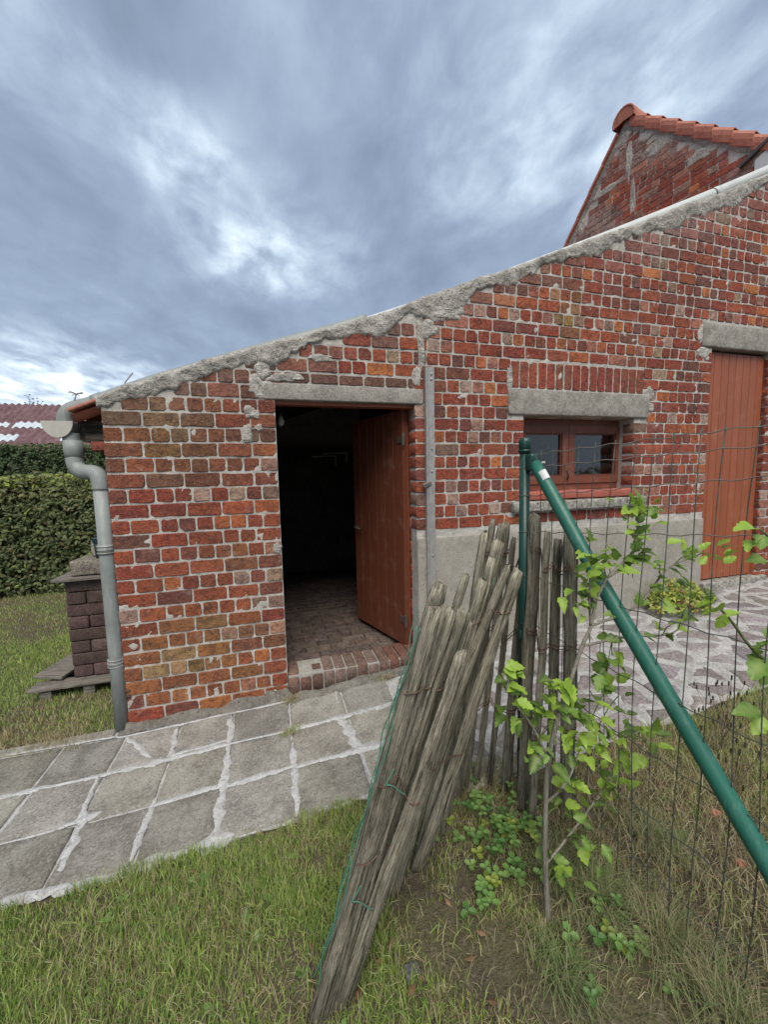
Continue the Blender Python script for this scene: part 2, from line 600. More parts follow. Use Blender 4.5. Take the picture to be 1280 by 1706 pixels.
WHITE = mat_metal('white_paint', (0.62, 0.63, 0.63), 0.5, 0.0, (0.45, 0.45, 0.44), 0.3)
BLUEG = mat_metal('pale_cladding', (0.50, 0.54, 0.55), 0.5, 0.0, (0.42, 0.45, 0.46), 0.3)
DARKF = mat_metal('dark_slate', (0.05, 0.05, 0.052), 0.6, 0.0, (0.09, 0.085, 0.08), 0.4)
PLASTIC = mat_metal('dark_green_plastic', (0.008, 0.03, 0.026), 0.4, 0.0, (0.02, 0.03, 0.03), 0.3)
BARNR = mat_cement('barn_roof_sheet', (0.115, 0.062, 0.068), (0.165, 0.098, 0.105), 2.0, (0.27, 0.19, 0.19), 0.4, 0.01, 0.85)
BARNL = mat_metal('translucent_sheet', (0.50, 0.56, 0.60), 0.5, 0.0, (0.40, 0.43, 0.45), 0.4, 3)
INNER = mat_cement('dark_plaster', (0.055, 0.048, 0.042), (0.10, 0.09, 0.08), 4, (0.13, 0.12, 0.11), 0.4, 0.01)  # dark mottled tone shared by floor base, inner walls and ceiling
GLASS = mat_glass_dark()
LEAF = mat_leaf('shrub_leaf', 0.42, 0.38, 0.4)
HEDGEL = mat_leaf('hedge_leaf', 0.5, 0.25, 0.35)
GRASSM = mat_leaf('grass_blade', 0.6, 0.30, 0.25)


# ------------------------------------------------------------------ ground
def zg(x, y=0.0):
    """lie of the land: level at the left, rising gently along the wall to the right"""
    if x < -0.9:
        b = 0.0
    elif x < 0:
        b = 0.035 * (x + 0.9)
    elif x < 4.6:
        b = 0.0315 + 0.078 * x
    else:
        b = 0.39
    return b


def near(x, y, c, r):
    return max(0.0, 1 - math.hypot(x - c[0], y - c[1]) / r)


def axis(a, b, fine, far):
    L = [a + fine * i for i in range(int(round((b - a) / fine)) + 1)]
    s = fine; hi = []; v = b
    while v < far:
        s *= 1.5; v += s; hi.append(v)
    s = fine; lo = []; v = a
    while v > -far:
        s *= 1.5; v -= s; lo.append(v)
    return lo[::-1] + L + hi


def on_paving(x, y):
    return y > -0.97 and y < 0.3 and -2.9 < x < 0.8 or (x >= 0.78 and x < 5.2 and -1.12 < y < 0.3)


gx, gy = axis(-4.5, 5.4, 0.06, 420), axis(-3.2, 4.5, 0.06, 420)
gmb = MB()
vs, fs = [], []
for y in gy:
    for x in gx:
        z = zg(x, y)
        if abs(x) < 6 and abs(y) < 6:
            z += 0.012 * fbm(x * 3, y * 3, 0.3, 4)
            if on_paving(x, y):
                z -= 0.06
            elif on_paving(x, y + .12) or on_paving(x + .12, y):
                z = zg(x, y) - 0.010
            if x > -0.92 and y > 0.02:
                z = min(z, 0.05) - 0.05
            z += 0.03 * near(x, y, (1.02, -1.75), .35)
        else:
            z -= 0.02
        vs.append((x, y, z))
nx = len(gx)
for j in range(len(gy) - 1):
    for i in range(nx - 1):
        fs.append((j * nx + i, j * nx + i + 1, (j + 1) * nx + i + 1, (j + 1) * nx + i))
gmb.add(vs, fs)
tag(gmb.build('ground', SOIL, None, True), 'earth under the lawn and the planted bed', kind='structure')

# ------------------------------------------------------------------ paved path: square slabs by the door
path = MB()
n = 40
vs, fs = [], []
XS = [-3.0 + i * 0.05 for i in range(78)]
YS = [-1.035 + i * 0.05 for i in range(22)]
for y in YS:
    for x in XS:
        yy = y + (0.02 * fbm(x * 4, 1.7) if y < -1.0 else 0); ed = .03 if y < -1.0 else 0
        vs.append((x, min(yy, 0.012), zg(x) - 0.006 - ed + 0.002 * fbm(x * 20, y * 20)))
for j in range(len(YS) - 1):
    for i in range(len(XS) - 1):
        a = j * len(XS) + i
        fs.append((a, a + 1, a + 1 + len(XS), a + len(XS)))
path.add(vs, fs)
pathob = tag(path.build('path', BED, None, True), 'grey slab path with mortared joints along the shed', kind='structure')


def slab(xa, xb, ya, yb, seed):
    r = random.Random(seed)
    P = []
    cs = [(xa, ya), (xb, ya), (xb, yb), (xa, yb)]
    for i in range(4):
        a, b = cs[i], cs[(i + 1) % 4]
        for k in range(5):
            t = k / 5
            P.append((a[0] + (b[0] - a[0]) * t + r.uniform(-.0035, .0035), a[1] + (b[1] - a[1]) * t + r.uniform(-.0035, .0035)))
    cx, cy = (xa + xb) / 2, (ya + yb) / 2
    tilt = (r.uniform(-.010, .010), r.uniform(-.010, .010))
    h = r.uniform(0.001, 0.005)

    def Z(x, y, d):
        return zg(x) + h + tilt[0] * (x - cx) + tilt[1] * (y - cy) - d
    m = MB()
    v = []
    for d, ins in ((0.03, 0.0), (0.005, 0.0), (0.0, 0.007), (-0.0008, 0.03)):
        for (x, y) in P:
            l = math.hypot(x - cx, y - cy)
            k = 1 - ins / l
            X, Y = cx + (x - cx) * k, cy + (y - cy) * k
            v.append((X, Y, Z(X, Y, d)))
    N = len(P)
    f = []
    for q in range(3):
        for i in range(N):
            j = (i + 1) % N
            f.append((q * N + i, q * N + j, (q + 1) * N + j, (q + 1) * N + i))
    f.append(tuple(3 * N + i for i in range(N)))
    s = r.uniform(0.82, 1.2)
    m.add(v, f, (s * r.uniform(.98, 1.01), s, s * r.uniform(.95, 1.03)))
    return m


rows = [(-1.015, -0.70), (-0.70, -0.39), (-0.39, -0.075)]
jx = [-2.82, -2.50, -2.18, -1.86, -1.54, -1.22, -0.90, -0.60, -0.295, 0.045, 0.385, 0.72]
k = 0
for ri, (ya, yb) in enumerate(rows):
    for a, b in zip(jx, jx[1:]):
        k += 1
        g = 0.007
        slab(a + g, b - g, ya + g, yb - g, 500 + k).build('paving_slab', SLAB, pathob, True)
# strip of old cement along the foot of the wall and beyond the corner
for a, b, ya, yb in ((-2.82, -1.9, -.065, .09), (-1.9, -0.98, -.065, 0.005), (-0.96, -0.4, -.065, -.012), (-.4, .25, -.065, -.012), (.25, .72, -.065, -.012)):
    k += 1
    slab(a, b, ya, yb, 500 + k).build('cement_strip', SLAB, pathob, True)


def smear(p0, p1, w, seed, parent, mat=SMEAR, lift=0.0045):
    """irregular ribbon of pointing mortar trowelled over a joint"""
    r = random.Random(seed)
    p0, p1 = Vector(p0), Vector(p1)
    d = (p1 - p0); L = d.length; d.normalize()
    nrm = Vector((-d.y, d.x))
    n = max(4, int(L / 0.012))
    v, f = [], []
    for i in range(n + 1):
        t = i / n
        q = p0 + d * L * t
        e = math.sin(math.pi * min(1, max(0, t))) ** 0.35 if 0 < t < 1 else 0.02
        wa = w * e * (0.75 + 0.9 * (fbm(t * L * 14, seed, 0.3) + 0.15) + r.uniform(-.16, .16))
        wb = w * e * (0.75 + 0.9 * (fbm(t * L * 14, seed, 9.3) + 0.15) + r.uniform(-.16, .16))
        wa, wb = max(wa, 0.002), max(wb, 0.002)
        for s, hh in ((-wb, -0.004), (-wb * .75, 0.7), (0, 0.55), (wa * .75, 0.7), (wa, -0.004)):
            P = q + nrm * s
            h = lift * hh if hh > 0 else 0.0
            v.append((P.x, P.y, zg(P.x) + 0.004 + h + (0.0012 * r.uniform(-1, 1) if hh > 0 else -0.004)))
        if i:
            for c in range(4):
                b = (i - 1) * 5 + c
                f.append((b, b + 5, b + 6, b + 1))
    m = MB()
    m.add(v, [tuple(reversed(x)) for x in f])
    return m.build('pointing', mat, parent, True)


sm = [((.045, -1.01), (.045, -.52), .016), ((.04, -.50), (.045, -.08), .006), ((-.297, -1.0), (-.295, -.42), .019), ((-.293, -.46), (-.32, -.1), .020), ((-.60, -.42), (-.62, -.12), .016),
      ((-.61, -.98), (-.60, -.66), .013), ((-.905, -.70), (-.93, -.40), .010), ((-.86, -.93), (-.90, -.62), .018), ((.40, -1.0), (.385, -.70), .008), ((.385, -.72), (.33, -.38), .026),
      ((.33, -.36), (.36, -.06), .006), ((.69, -.42), (.71, -.1), .010), ((-1.6, -.42), (-.95, -.40), .012), ((-1.0, -.405), (-.28, -.385), .020), ((-.62, -.37), (-.30, -.35), .013), ((-.29, -.385), (.05, -.39), .006),
      ((.02, -.395), (.72, -.395), .015), ((.30, -.405), (.72, -.41), .016), ((-.29, -.70), (.06, -.685), .014), ((.04, -.70), (.74, -.715), .018), ((.26, -.71), (.55, -.71), .022), ((-.61, -.705), (-.27, -.69), .016),
      ((-1.25, -.72), (-.95, -.70), .006), ((-.98, -.70), (-.82, -.66), .016), ((-1.5, -.06), (-.95, -.075), .008), ((-.95, -.09), (.7, -.075), .009), ((-.9, -.1), (-.7, -.35), .018), ((-1.9, -1.02), (-.8, -1.0), .030),
      ((-.85, -1.02), (-.3, -1.0), .020), ((-.38, -1.0), (-.22, -.99), .030), ((-.2, -1.01), (.72, -1.01), .010), ((.33, -.42), (.40, -.70), .012), ((-1.22, -1.0), (-1.2, -.42), .008)]
for i, (a, b, w) in enumerate(sm):
    smear(a, b, w * 1.3, i * 3.7 + 1, pathob, lift=.003)

# ------------------------------------------------------------------ crazy paving on the right
def voronoi(pts, bounds):
    out = []
    x0, y0, x1, y1 = bounds
    for i, p in enumerate(pts):
        poly = [(x0, y0), (x1, y0), (x1, y1), (x0, y1)]
        for j, q in enumerate(pts):
            if i == j or abs(q[0] - p[0]) > .9 or abs(q[1] - p[1]) > .9:
                continue
            mx, my = (p[0] + q[0]) / 2, (p[1] + q[1]) / 2
            nx_, ny_ = q[0] - p[0], q[1] - p[1]
            new = []
            for a, b in zip(poly, poly[1:] + poly[:1]):
                da = (a[0] - mx) * nx_ + (a[1] - my) * ny_
                db = (b[0] - mx) * nx_ + (b[1] - my) * ny_
                if da <= 0:
                    new.append(a)
                if da * db < 0:
                    t = da / (da - db)
                    new.append((a[0] + (b[0] - a[0]) * t, a[1] + (b[1] - a[1]) * t))
            poly = new
            if not poly:
                break
        out.append(poly)
    return out


cb = MB()
vs, fs = [], []
XS = [0.715 + i * 0.06 for i in range(76)]
YS = [-1.2 + i * 0.055 for i in range(23)]
for y in YS:
    for x in XS:
        yy = y + (0.05 * fbm(x * 2.3, 4.1) if y < -1.1 else 0); ed = .035 if y < -1.19 or x < .72 else 0
        vs.append((x, min(yy, .012), zg(x) + 0.001 - ed + 0.004 * fbm(x * 6, y * 6)))
for j in range(len(YS) - 1):
    for i in range(len(XS) - 1):
        a = j * len(XS) + i
        fs.append((a, a + 1, a + 1 + len(XS), a + len(XS)))
cb.add(vs, fs)
crazy = tag(cb.build('crazy_paving', BED, None, True), 'irregular mauve stones set in pale mortar outside the board door', kind='structure')
rv = random.Random(5)
pts = []
yy = -1.12; row = 0
while yy < 0.05:
    xx = 0.80 + (row % 2) * 0.14
    while xx < 5.2:
        pts.append((xx + rv.uniform(-.085, .085), yy + rv.uniform(-.06, .06)))
        xx += 0.275 * rv.uniform(.8, 1.2)
    yy += 0.185; row += 1
for ci, poly in enumerate(voronoi(pts, (0.74, -1.17, 5.2, -0.02))):
    if len(poly) < 3:
        continue
    cx = sum(p[0] for p in poly) / len(poly); cy = sum(p[1] for p in poly) / len(poly)
    P = []
    for a, b in zip(poly, poly[1:] + poly[:1]):
        for t in (0.08, 0.36, 0.64, 0.92):
            P.append((a[0] + (b[0] - a[0]) * t, a[1] + (b[1] - a[1]) * t))
    g = rv.uniform(.022, .050)
    Q = []
    for (x, y) in P:
        l = math.hypot(x - cx, y - cy) + 1e-6
        kf = max(0.35, 1 - (g + rv.uniform(-.007, .009)) / l)
        Q.append((cx + (x - cx) * kf, cy + (y - cy) * kf))
    N = len(Q)
    m = MB(); v = []; f = []
    hh = rv.uniform(.003, .007)
    for ins, h in ((0, -0.02), (0, hh - .004), (.008, hh), (.03, hh + .001)):
        for (x, y) in Q:
            l = math.hypot(x - cx, y - cy) + 1e-6
            kf = max(.3, 1 - ins / l)
            X, Y = cx + (x - cx) * kf, cy + (y - cy) * kf
            v.append((X, Y, zg(X) + h + .0018 * fbm(X * 14, Y * 14)))
    for q in range(3):
        for i in range(N):
            j = (i + 1) % N
            f.append((q * N + i, q * N + j, (q + 1) * N + j, (q + 1) * N + i))
    f.append(tuple(3 * N + i for i in range(N)))
    s = rv.uniform(.8, 1.3)
    m.add(v, f, (s, s * rv.uniform(.93, 1.0), s * rv.uniform(.95, 1.05)))
    m.build('paving_stone', STONE, crazy, True)

# ------------------------------------------------------------------ the shed
shed = thing('brick_shed', (0.5, 0, 0.1), 'low red brick lean-to shed with open brown door and sloping roof', 'shed')
ROOF = [(-0.917, 1.989), (-0.834, 2.039), (-0.7, 2.078), (-0.597, 2.131), (-0.489, 2.174), (-0.372, 2.212), (-0.039, 2.333), (0.221, 2.411), (0.456, 2.49), (0.607, 2.548), (0.821, 2.618),
        (1.077, 2.737), (1.311, 2.831), (1.551, 2.931), (1.776, 3.012), (2.025, 3.115), (2.252, 3.214), (2.643, 3.379), (2.98, 3.506), (3.419, 3.714), (3.799, 3.858), (4.438, 4.148), (5.3, 4.52)]


def roof(x):
    return interp(x, ROOF)


XL, XR = -0.915, 5.2
# openings and the pieces that interrupt the brickwork: x0, x1, z0, z1
D1 = (0.042, 1.0, -1, 2.015)
L1 = (-0.02, 1.065, 2.015, 2.118)
T1 = (0.10, 1.0, 2.118, 2.196)
WL = (1.755, 3.14, 1.960, 2.158)
WO = (1.90, 2.995, 1.29, 1.960)
WS = (1.79, 3.12, 1.205, 1.30)
SO = (1.775, 3.085, 2.158, 2.365)
PL = (1.0, 3.87, -1, 1.057)
D2 = (3.87, 4.64, -1, 2.60)
L2 = (3.73, 4.95, 2.60, 2.81)
HOLES = (D1, WO, D2)
BLOCK = (D1, L1, T1, WL, WO, WS, SO, PL, D2, L2)


def hole(x, z):
    return any(h[0] < x < h[1] and h[2] < z < h[3] for h in HOLES)


# mortar body of the front wall
def wall_mortar():
    xs = sorted(set([XL + 0.004, XR] + [h[0] - .004 for h in HOLES] + [h[1] + .004 for h in HOLES] + [XL + .03 * i for i in range(1, int((XR - XL) / .03))]))
    zs = sorted(set([-0.05, 4.6] + [h[3] + .004 for h in HOLES] + [h[2] - .004 for h in HOLES if h[2] > 0] + [-.05 + .03 * i for i in range(1, 155)]))
    m = MB()
    idx = {}
    T = 0.215

    def V(i, j, back):
        x = xs[i]; z = min(zs[j], roof(x) - 0.012)
        k = (i, j if zs[j] < roof(x) - .012 else round(z, 4), back)
        if k not in idx:
            y = T if back else -0.0010 + 0.0050 * fbm(x * 24, 0.5, z * 24, 3)
            idx[k] = len(m.v)
            m.v.append((x, y, z)); m.c.append((1, 1, 1))
        return idx[k]
    keep = set()
    for i in range(len(xs) - 1):
        for j in range(len(zs) - 1):
            cx, cz = (xs[i] + xs[i + 1]) / 2, (zs[j] + zs[j + 1]) / 2
            if hole(cx, cz) or zs[j] >= roof(cx) - .012:
                continue
            keep.add((i, j))
    for (i, j) in keep:
        q = [V(i, j, 0), V(i + 1, j, 0), V(i + 1, j + 1, 0), V(i, j + 1, 0)]
        q = list(dict.fromkeys(q))
        if len(q) > 2:
            m.f.append(tuple(q))
        qb = [V(i, j, 1), V(i, j + 1, 1), V(i + 1, j + 1, 1), V(i + 1, j, 1)]
        qb = list(dict.fromkeys(qb))
        if len(qb) > 2:
            m.f.append(tuple(qb))
        for di, dj, a, b in ((-1, 0, (i, j + 1), (i, j)), (1, 0, (i + 1, j), (i + 1, j + 1)), (0, -1, (i, j), (i + 1, j)), (0, 1, (i + 1, j + 1), (i, j + 1))):
            if (i + di, j + dj) not in keep:
                q = [V(*a, 0), V(*b, 0), V(*b, 1), V(*a, 1)]
                q = list(dict.fromkeys(q))
                if len(q) > 2:
                    m.f.append(tuple(reversed(q)))
    return m.build('wall', MORTAR, shed)


wall = wall_mortar()

RED = [((0.285, 0.064, 0.038), 30), ((0.238, 0.052, 0.034), 26), ((0.335, 0.084, 0.042), 18), ((0.41, 0.120, 0.045), 7), ((0.48, 0.165, 0.055), 2), ((0.20, 0.062, 0.050), 14), ((0.165, 0.068, 0.056), 8),
       ((0.36, 0.155, 0.11), 5), ((0.34, 0.24, 0.165), 2), ((0.24, 0.155, 0.115), 4)]


def pick(r):
    t = r.uniform(0, sum(w for _, w in RED))
    for c, w in RED:
        t -= w
        if t <= 0:
            break
    s = r.uniform(.86, 1.14)
    return tuple(min(.7, x * s * r.uniform(.95, 1.05)) for x in c)


def brick_tone(x, z, r, header):
    c = pick(r)
    if header and r.random() < .10:
        c = lerp(c, (0.46, 0.36, 0.30), r.uniform(.3, .8))
    # algae and lichen where the photo's wall carries it
    olive = (0.205, 0.150, 0.052)
    a = 0
    for cx, cz, rx, rz, w in ((-.45, .40, .55, .40, .85), (-.62, 1.85, .40, .38, .85), (-.2, 1.0, .4, .25, .35), (2.28, 2.75, .16, .28, 1.1), (-.35, .15, .5, .15, .4), (1.2, 2.2, .2, .2, .3)):
        a = max(a, w * max(0, 1 - ((x - cx) / rx) ** 2 - ((z - cz) / rz) ** 2))
    a = min(1, a * r.uniform(.3, 1.25))
    c = lerp(c, (0.34, 0.22, 0.06) if r.random() < .25 else olive, a * .8)
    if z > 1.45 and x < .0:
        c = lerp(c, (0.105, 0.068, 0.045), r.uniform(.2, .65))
    # old lime wash left under the verge
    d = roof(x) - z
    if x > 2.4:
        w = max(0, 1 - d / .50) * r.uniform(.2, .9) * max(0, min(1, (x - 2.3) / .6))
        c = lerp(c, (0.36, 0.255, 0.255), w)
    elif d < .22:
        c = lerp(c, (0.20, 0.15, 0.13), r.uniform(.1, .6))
    return c


def brick_mesh(m, u0, u1, v0, v1, P, r, col, proud=0.007, depth=0.1, cut=0.009, jit=0.0022, tilt=.0015):
    """one worn brick: uneven outline, rounded arris, real depth"""
    L = u1 - u0; H = v1 - v0
    nl = 3 if L > .15 else 2
    per = []
    c = [cut * r.uniform(.3, 1.3) for _ in range(4)]
    if r.random() < .16:
        c[r.randrange(4)] *= 2.2

    def J():
        return r.uniform(-jit, jit)
    per += [(u0 + c[0], v0 + J() * .5)] + [(u0 + L * k / nl, v0 + J()) for k in range(1, nl)] + [(u1 - c[1], v0 + J() * .5)]
    per += [(u1 + J() * .5, v0 + c[1]), (u1 + J(), v0 + H / 2), (u1 + J() * .5, v1 - c[2])]
    per += [(u1 - c[2], v1 + J() * .5)] + [(u1 - L * k / nl, v1 + J()) for k in range(1, nl)] + [(u0 + c[3], v1 + J() * .5)]
    per += [(u0 + J() * .5, v1 - c[3]), (u0 + J(), v0 + H / 2), (u0 + J() * .5, v0 + c[0])]
    N = len(per)
    cu, cv = (u0 + u1) / 2, (v0 + v1) / 2
    tu, tv = r.uniform(-tilt, tilt), r.uniform(-tilt, tilt)
    verts = []
    for n_, ins in ((-depth, 0.0), (proud - 0.0035, 0.0), (proud, 0.0026)):
        for (u, v) in per:
            su = max(0.2, 1 - ins * 2 / L); svv = max(.2, 1 - ins * 2 / H)
            U, Vv = (cu + (u - cu) * su, cv + (v - cv) * svv) if ins else (u, v)
            nn = n_ + (tu * (u - cu) / L * 2 + tv * (v - cv) / H * 2 if n_ > -depth * .5 else 0) + (r.uniform(-.0012, .0012) if n_ > 0 else 0)
            verts.append(P(U, Vv, nn))
    verts += verts[2 * N:3 * N]
    verts.append(P(cu + r.uniform(-.01, .01), cv + r.uniform(-.01, .01), proud + r.uniform(-.0008, .0004)))
    f = []
    for q in range(2):
        for i in range(N):
            j = (i + 1) % N
            f.append((q * N + i, q * N + j, (q + 1) * N + j, (q + 1) * N + i))
    for i in range(N):
        f.append((3 * N + i, 3 * N + (i + 1) % N, 4 * N))
    m.add(verts, f, col)


def PF(u, v, n):
    return (u, -n, v)


COURSE = 0.0906


def row_units(L, header, r, edge_l, edge_r):
    """brick lengths for one course of a length L (English bond with closers at the edges)"""
    if L < 0.07:
        return [L]
    out = []
    left, rightp = [], []
    if header:
        if edge_l: left = [.098, .145]
        if edge_r: rightp = [.100]
        unit = .0988
    else:
        if edge_l: left = [.148]
        if edge_r: rightp = [.148]
        unit = .198
    rem = L - sum(left) - sum(rightp)
    if rem < unit * .55:
        n_ = max(1, round(L / unit))
        return [L / n_] * n_
    n_ = max(1, round(rem / unit))
    mid = [unit] * n_
    if not header:
        k = 0
        while k < len(mid):
            if r.random() < .12:
                mid[k:k + 1] = [unit / 2, unit / 2]; k += 1
            k += 1
    out = left + mid + rightp
    out = [o * r.uniform(.965, 1.035) for o in out]
    s = L / sum(out)
    return [o * s for o in out]


def wall_bricks():
    r = random.Random(77)
    got = []
    z_mid0 = 1.97
    for k in range(-28, 23):
        zc = z_mid0 - COURSE * k
        z0, z1 = zc - COURSE / 2, zc + COURSE / 2
        if z1 < 0.0 or z0 > 4.5:
            continue
        segs = [(XL, XR)]
        for b in BLOCK:
            ov = min(z1, b[3]) - max(z0, b[2])
            if ov > COURSE * .42:
                new = []
                for a, c in segs:
                    if b[1] <= a or b[0] >= c:
                        new.append((a, c)); continue
                    if b[0] - a > .03: new.append((a, b[0]))
                    if c - b[1] > .03: new.append((b[1], c))
                segs = new
        header = (k % 2 == 0)
        for a, c in segs:
            x = a
            if a <= XL + .01 and not header:
                units = row_units(c - a, header, r, False, c < XR - .1)
            else:
                units = row_units(c - a, header, r, True, c < XR - .1)
            for u in units:
                x0, x1 = x, x + u
                x = x1
                j = 0.0105
                xa = x0 + (j / 2 if x0 > a + .001 else 0) + r.uniform(-.0015, .0015)
                xb = x1 - (j / 2 if x1 < c - .001 else 0) + r.uniform(-.0015, .0015)
                wob = .0035 * fbm(x0 * 1.3, zc * 3) + r.uniform(-.0018, .0018)
                za, zb = z0 + .0058 + wob, z1 - .0058 + wob
                gl = zg((xa + xb) / 2) - .02
                if zb < gl + .02:
                    continue
                za = max(za, gl)
                if zb > roof(xa) - .012:
                    continue
                if xb - xa < .02:
                    continue
                got.append((xa, xb, za, zb))
    return got


BR = wall_bricks()
# soldier course above the window
xx = SO[0]
nS = 16
for i in range(nS):
    w = (SO[1] - SO[0]) / nS
    BR.append((SO[0] + w * i + .005, SO[0] + w * (i + 1) - .005, SO[2] + .008, SO[3] - .006))


def size_in_view(b):
    c = Vector(((b[0] + b[1]) / 2, 0, (b[2] + b[3]) / 2)) - CAM
    q = c.dot(fwd)
    if abs(c.dot(right) / q) > 1.02:
        return 0
    if c.x > 0.55 and (c.z + CAM.z) < 1.0:
        return 0
    return (b[1] - b[0]) * (b[3] - b[2]) * abs(c.y) / c.length ** 3


BR.sort(key=size_in_view, reverse=True)
rb = random.Random(4)
rest = MB()
for i, b in enumerate(BR):
    hd = (b[1] - b[0]) < .125
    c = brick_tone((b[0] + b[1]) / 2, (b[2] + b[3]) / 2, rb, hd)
    if b[3] - b[2] > .12:
        c = tuple(q * rb.uniform(.85, 1.2) for q in (.275, .070, .046))
    pr = rb.uniform(.0035, .008)
    if i < 300:
        m = MB()
        brick_mesh(m, *b, PF, rb, c, pr)
        m.build('brick', BRICK, wall, True)
    else:
        brick_mesh(rest, *b, PF, rb, c, pr)
# bricks of the side wall round the left corner and of the door reveal
for k in range(0, 22):
    zc = 1.97 - COURSE * k
    y = .105
    hd = k % 2
    while y < 3.1:
        w = .1 if hd else .2
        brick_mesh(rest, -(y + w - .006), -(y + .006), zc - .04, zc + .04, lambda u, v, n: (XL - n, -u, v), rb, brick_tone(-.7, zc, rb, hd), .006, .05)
        y += w
    if zc > .2:
        for xj, sg, lo in ((1.0, -1, .105), (0.042, 1, .105)):
            a_, b_ = (-.21, -.108) if sg < 0 else (.108, .21)
            brick_mesh(rest, a_, b_, zc - .04, zc + .04, (lambda u, v, n: (1.002 - n, -u, v)) if sg < 0 else (lambda u, v, n: (0.040 + n, u, v)), rb, pick(rb), .004, .05)
tag(rest.build('bricks', BRICK, wall, True), kind='stuff')

# dark clay tiles packed over the door lintel
x = T1[0]
while x < T1[1] - .05:
    w = min(rb.uniform(.15, .19), T1[1] - x)
    m = MB()
    brick_mesh(m, x + .005, x + w - .005, T1[2] + .008, T1[3] - .01, PF, rb, lerp((0.13, .075, .06), (.2, .1, .08), rb.random()), .008)
    m.build('brick', BRICK, wall, True)
    x += w

# lintels, plinth
rough_box('lintel', LINTEL, (L1[0], -.014, L1[2]), (L1[1], .2, L1[3]), shed, .008, .05, .004)
rough_box('lintel', LINTEL, (WL[0], -.020, WL[2]), (WL[1], .2, WL[3]), shed, .012, .05, .005)
rough_box('lintel', LINTEL, (L2[0], -.020, L2[2]), (L2[1], .2, L2[3]), shed, .012, .05, .005)
rough_box('plinth', PLINTH, (1.004, -.018, -.1), (3.866, .0, 1.055), shed, .006, .07, .003)
# mortar skirt at the foot of the wall
m = MB()
vs, fs = [], []
nseg = 70
for i in range(nseg + 1):
    x = XL - .01 + (1.04 - XL) * i / nseg
    h = .028 + .030 * fbm(x * 6, 3.3) + (.03 if x > -.1 and x < .08 else 0)
    z0 = zg(x)
    off = .048 if x > .05 else 0
    for (y, z) in ((-.075 - .02 * fbm(x * 9, 1), .004), (-.035, .010 + h * .25), (-.016, h), (.01, h + .004)):
        vs.append((x, y - off, z0 + z + .004 * fbm(x * 40, z * 60)))
    if i:
        for c in range(3):
            a = (i - 1) * 4 + c
            fs.append((a, a + 4, a + 5, a + 1))
m.add(vs, fs, (.48, .47, .46))
m.build('mortar_skirt', CEMENT, shed, True)


# cement verge along the roof edge
def verge():
    m = MB()
    vs, fs = [], []
    x = XL - .015
    cols = 13
    cnt = 0
    while x < XR:
        big = .055 + .06 * max(0, fbm(x * 2.1, 8.8, 0, 3) + .35)
        for cx, w, h in ((-.6, .4, .03), (.05, .25, .06), (1.22, .28, .09), (1.75, .2, .04), (2.6, .5, .04), (3.3, .5, .08), (3.95, .5, .07), (.75, .25, .05)):
            big += h * max(0, 1 - abs(x - cx) / w)
        big += .035 * fbm(x * 9, 2.2, 0, 4) + .02 * fbm(x * 34, 7.2, 0, 3)
        big = max(.03, big)
        rr = roof(x)
        prof = []
        for c in range(cols):
            t = c / (cols - 1)
            if t < .3:
                k = t / .3
                y = .10 - .10 * k; z = rr + .012 * math.sin(k * 1.57)
            else:
                k = (t - .3) / .7
                y = -.020 * math.sin(min(1, k * 2.6 + .18) * math.pi * .5) * (1 - max(0, k - .25) / .75 * .62)
                z = rr + .012 - k * (big + .012)
            d = .012 * fbm(x * 7 + z * 5, y * 20, z * 10, 4) + .009 * abs(fbm(x * 24, y * 30, z * 30, 4))
            if c == cols - 1:
                d = 0; y = .002
            vs.append((x, y - d * (1 if t > .25 else .2), z + d * (.5 if t < .6 else .0)))
        if cnt:
            for c in range(cols - 1):
                a = (cnt - 1) * cols + c
                fs.append((a, a + 1, a + 1 + cols, a + cols))
        cnt += 1
        x += .013
    m.add(vs, fs)
    return m.build('cement_verge', CEMENT, shed, True)


verge()


def patch(cx, cz, rx, rz, seed, mat=CEMENT, th=.0045, col=(1.12, 1.12, 1.12), P=None, parent=None):
    """dab of cement trowelled over the bricks"""
    m = MB()
    n_, rings = 40, 5
    vs, fs = [(cx, -th - .004, cz)], []
    for q in range(1, rings + 1):
        t = q / rings
        for i in range(n_):
            w = 2 * math.pi * i / n_
            rad = 1 + .50 * fbm(math.cos(w) * 1.1 + seed, math.sin(w) * 1.1, seed * .37, 2)
            X = cx + rx * math.cos(w) * rad * t; Zz = cz + rz * math.sin(w) * rad * t
            y = -(th * (1 - t ** 4) + .004 * (1 if t < 1 else 0)) - .004 * fbm(X * 40, Zz * 40, 1) * (1 - t ** 3) - (.004 if t < 1 else -.004)
            vs.append((X, y, Zz))
    for i in range(n_):
        fs.append((0, 1 + i, 1 + (i + 1) % n_))
    for q in range(rings - 1):
        for i in range(n_):
            a = 1 + q * n_ + i; b = 1 + q * n_ + (i + 1) % n_
            fs.append((a, a + n_, b + n_, b))
    if P: vs = [P(x_, z_, -y_) for x_, y_, z_ in vs]
    m.add(vs, fs, col)
    m.build('cement_patch', mat, parent or shed, True)


for i, a in enumerate([(-.05, 2.09, .085, .075), (.12, 2.155, .13, .03), (-.02, 2.2, .05, .06), (1.05, 2.42, .03, .22), (1.10, 2.53, .09, .07), (1.25, 2.66, .16, .06), (1.02, 2.21, .04, .08), (-.10, 1.93, .045, .05),
                       (-.13, 1.80, .035, .06), (-.06, 1.84, .03, .03), (1.765, 2.22, .03, .12), (3.13, 2.17, .07, .06), (3.17, 2.05, .04, .05), (3.72, 2.70, .05, .10), (3.76, 2.55, .08, .05), (.02, 1.06, .03, .04), (.35, 2.29, .09, .03)]):
    patch(*a, i * 5.3 + 2.2)

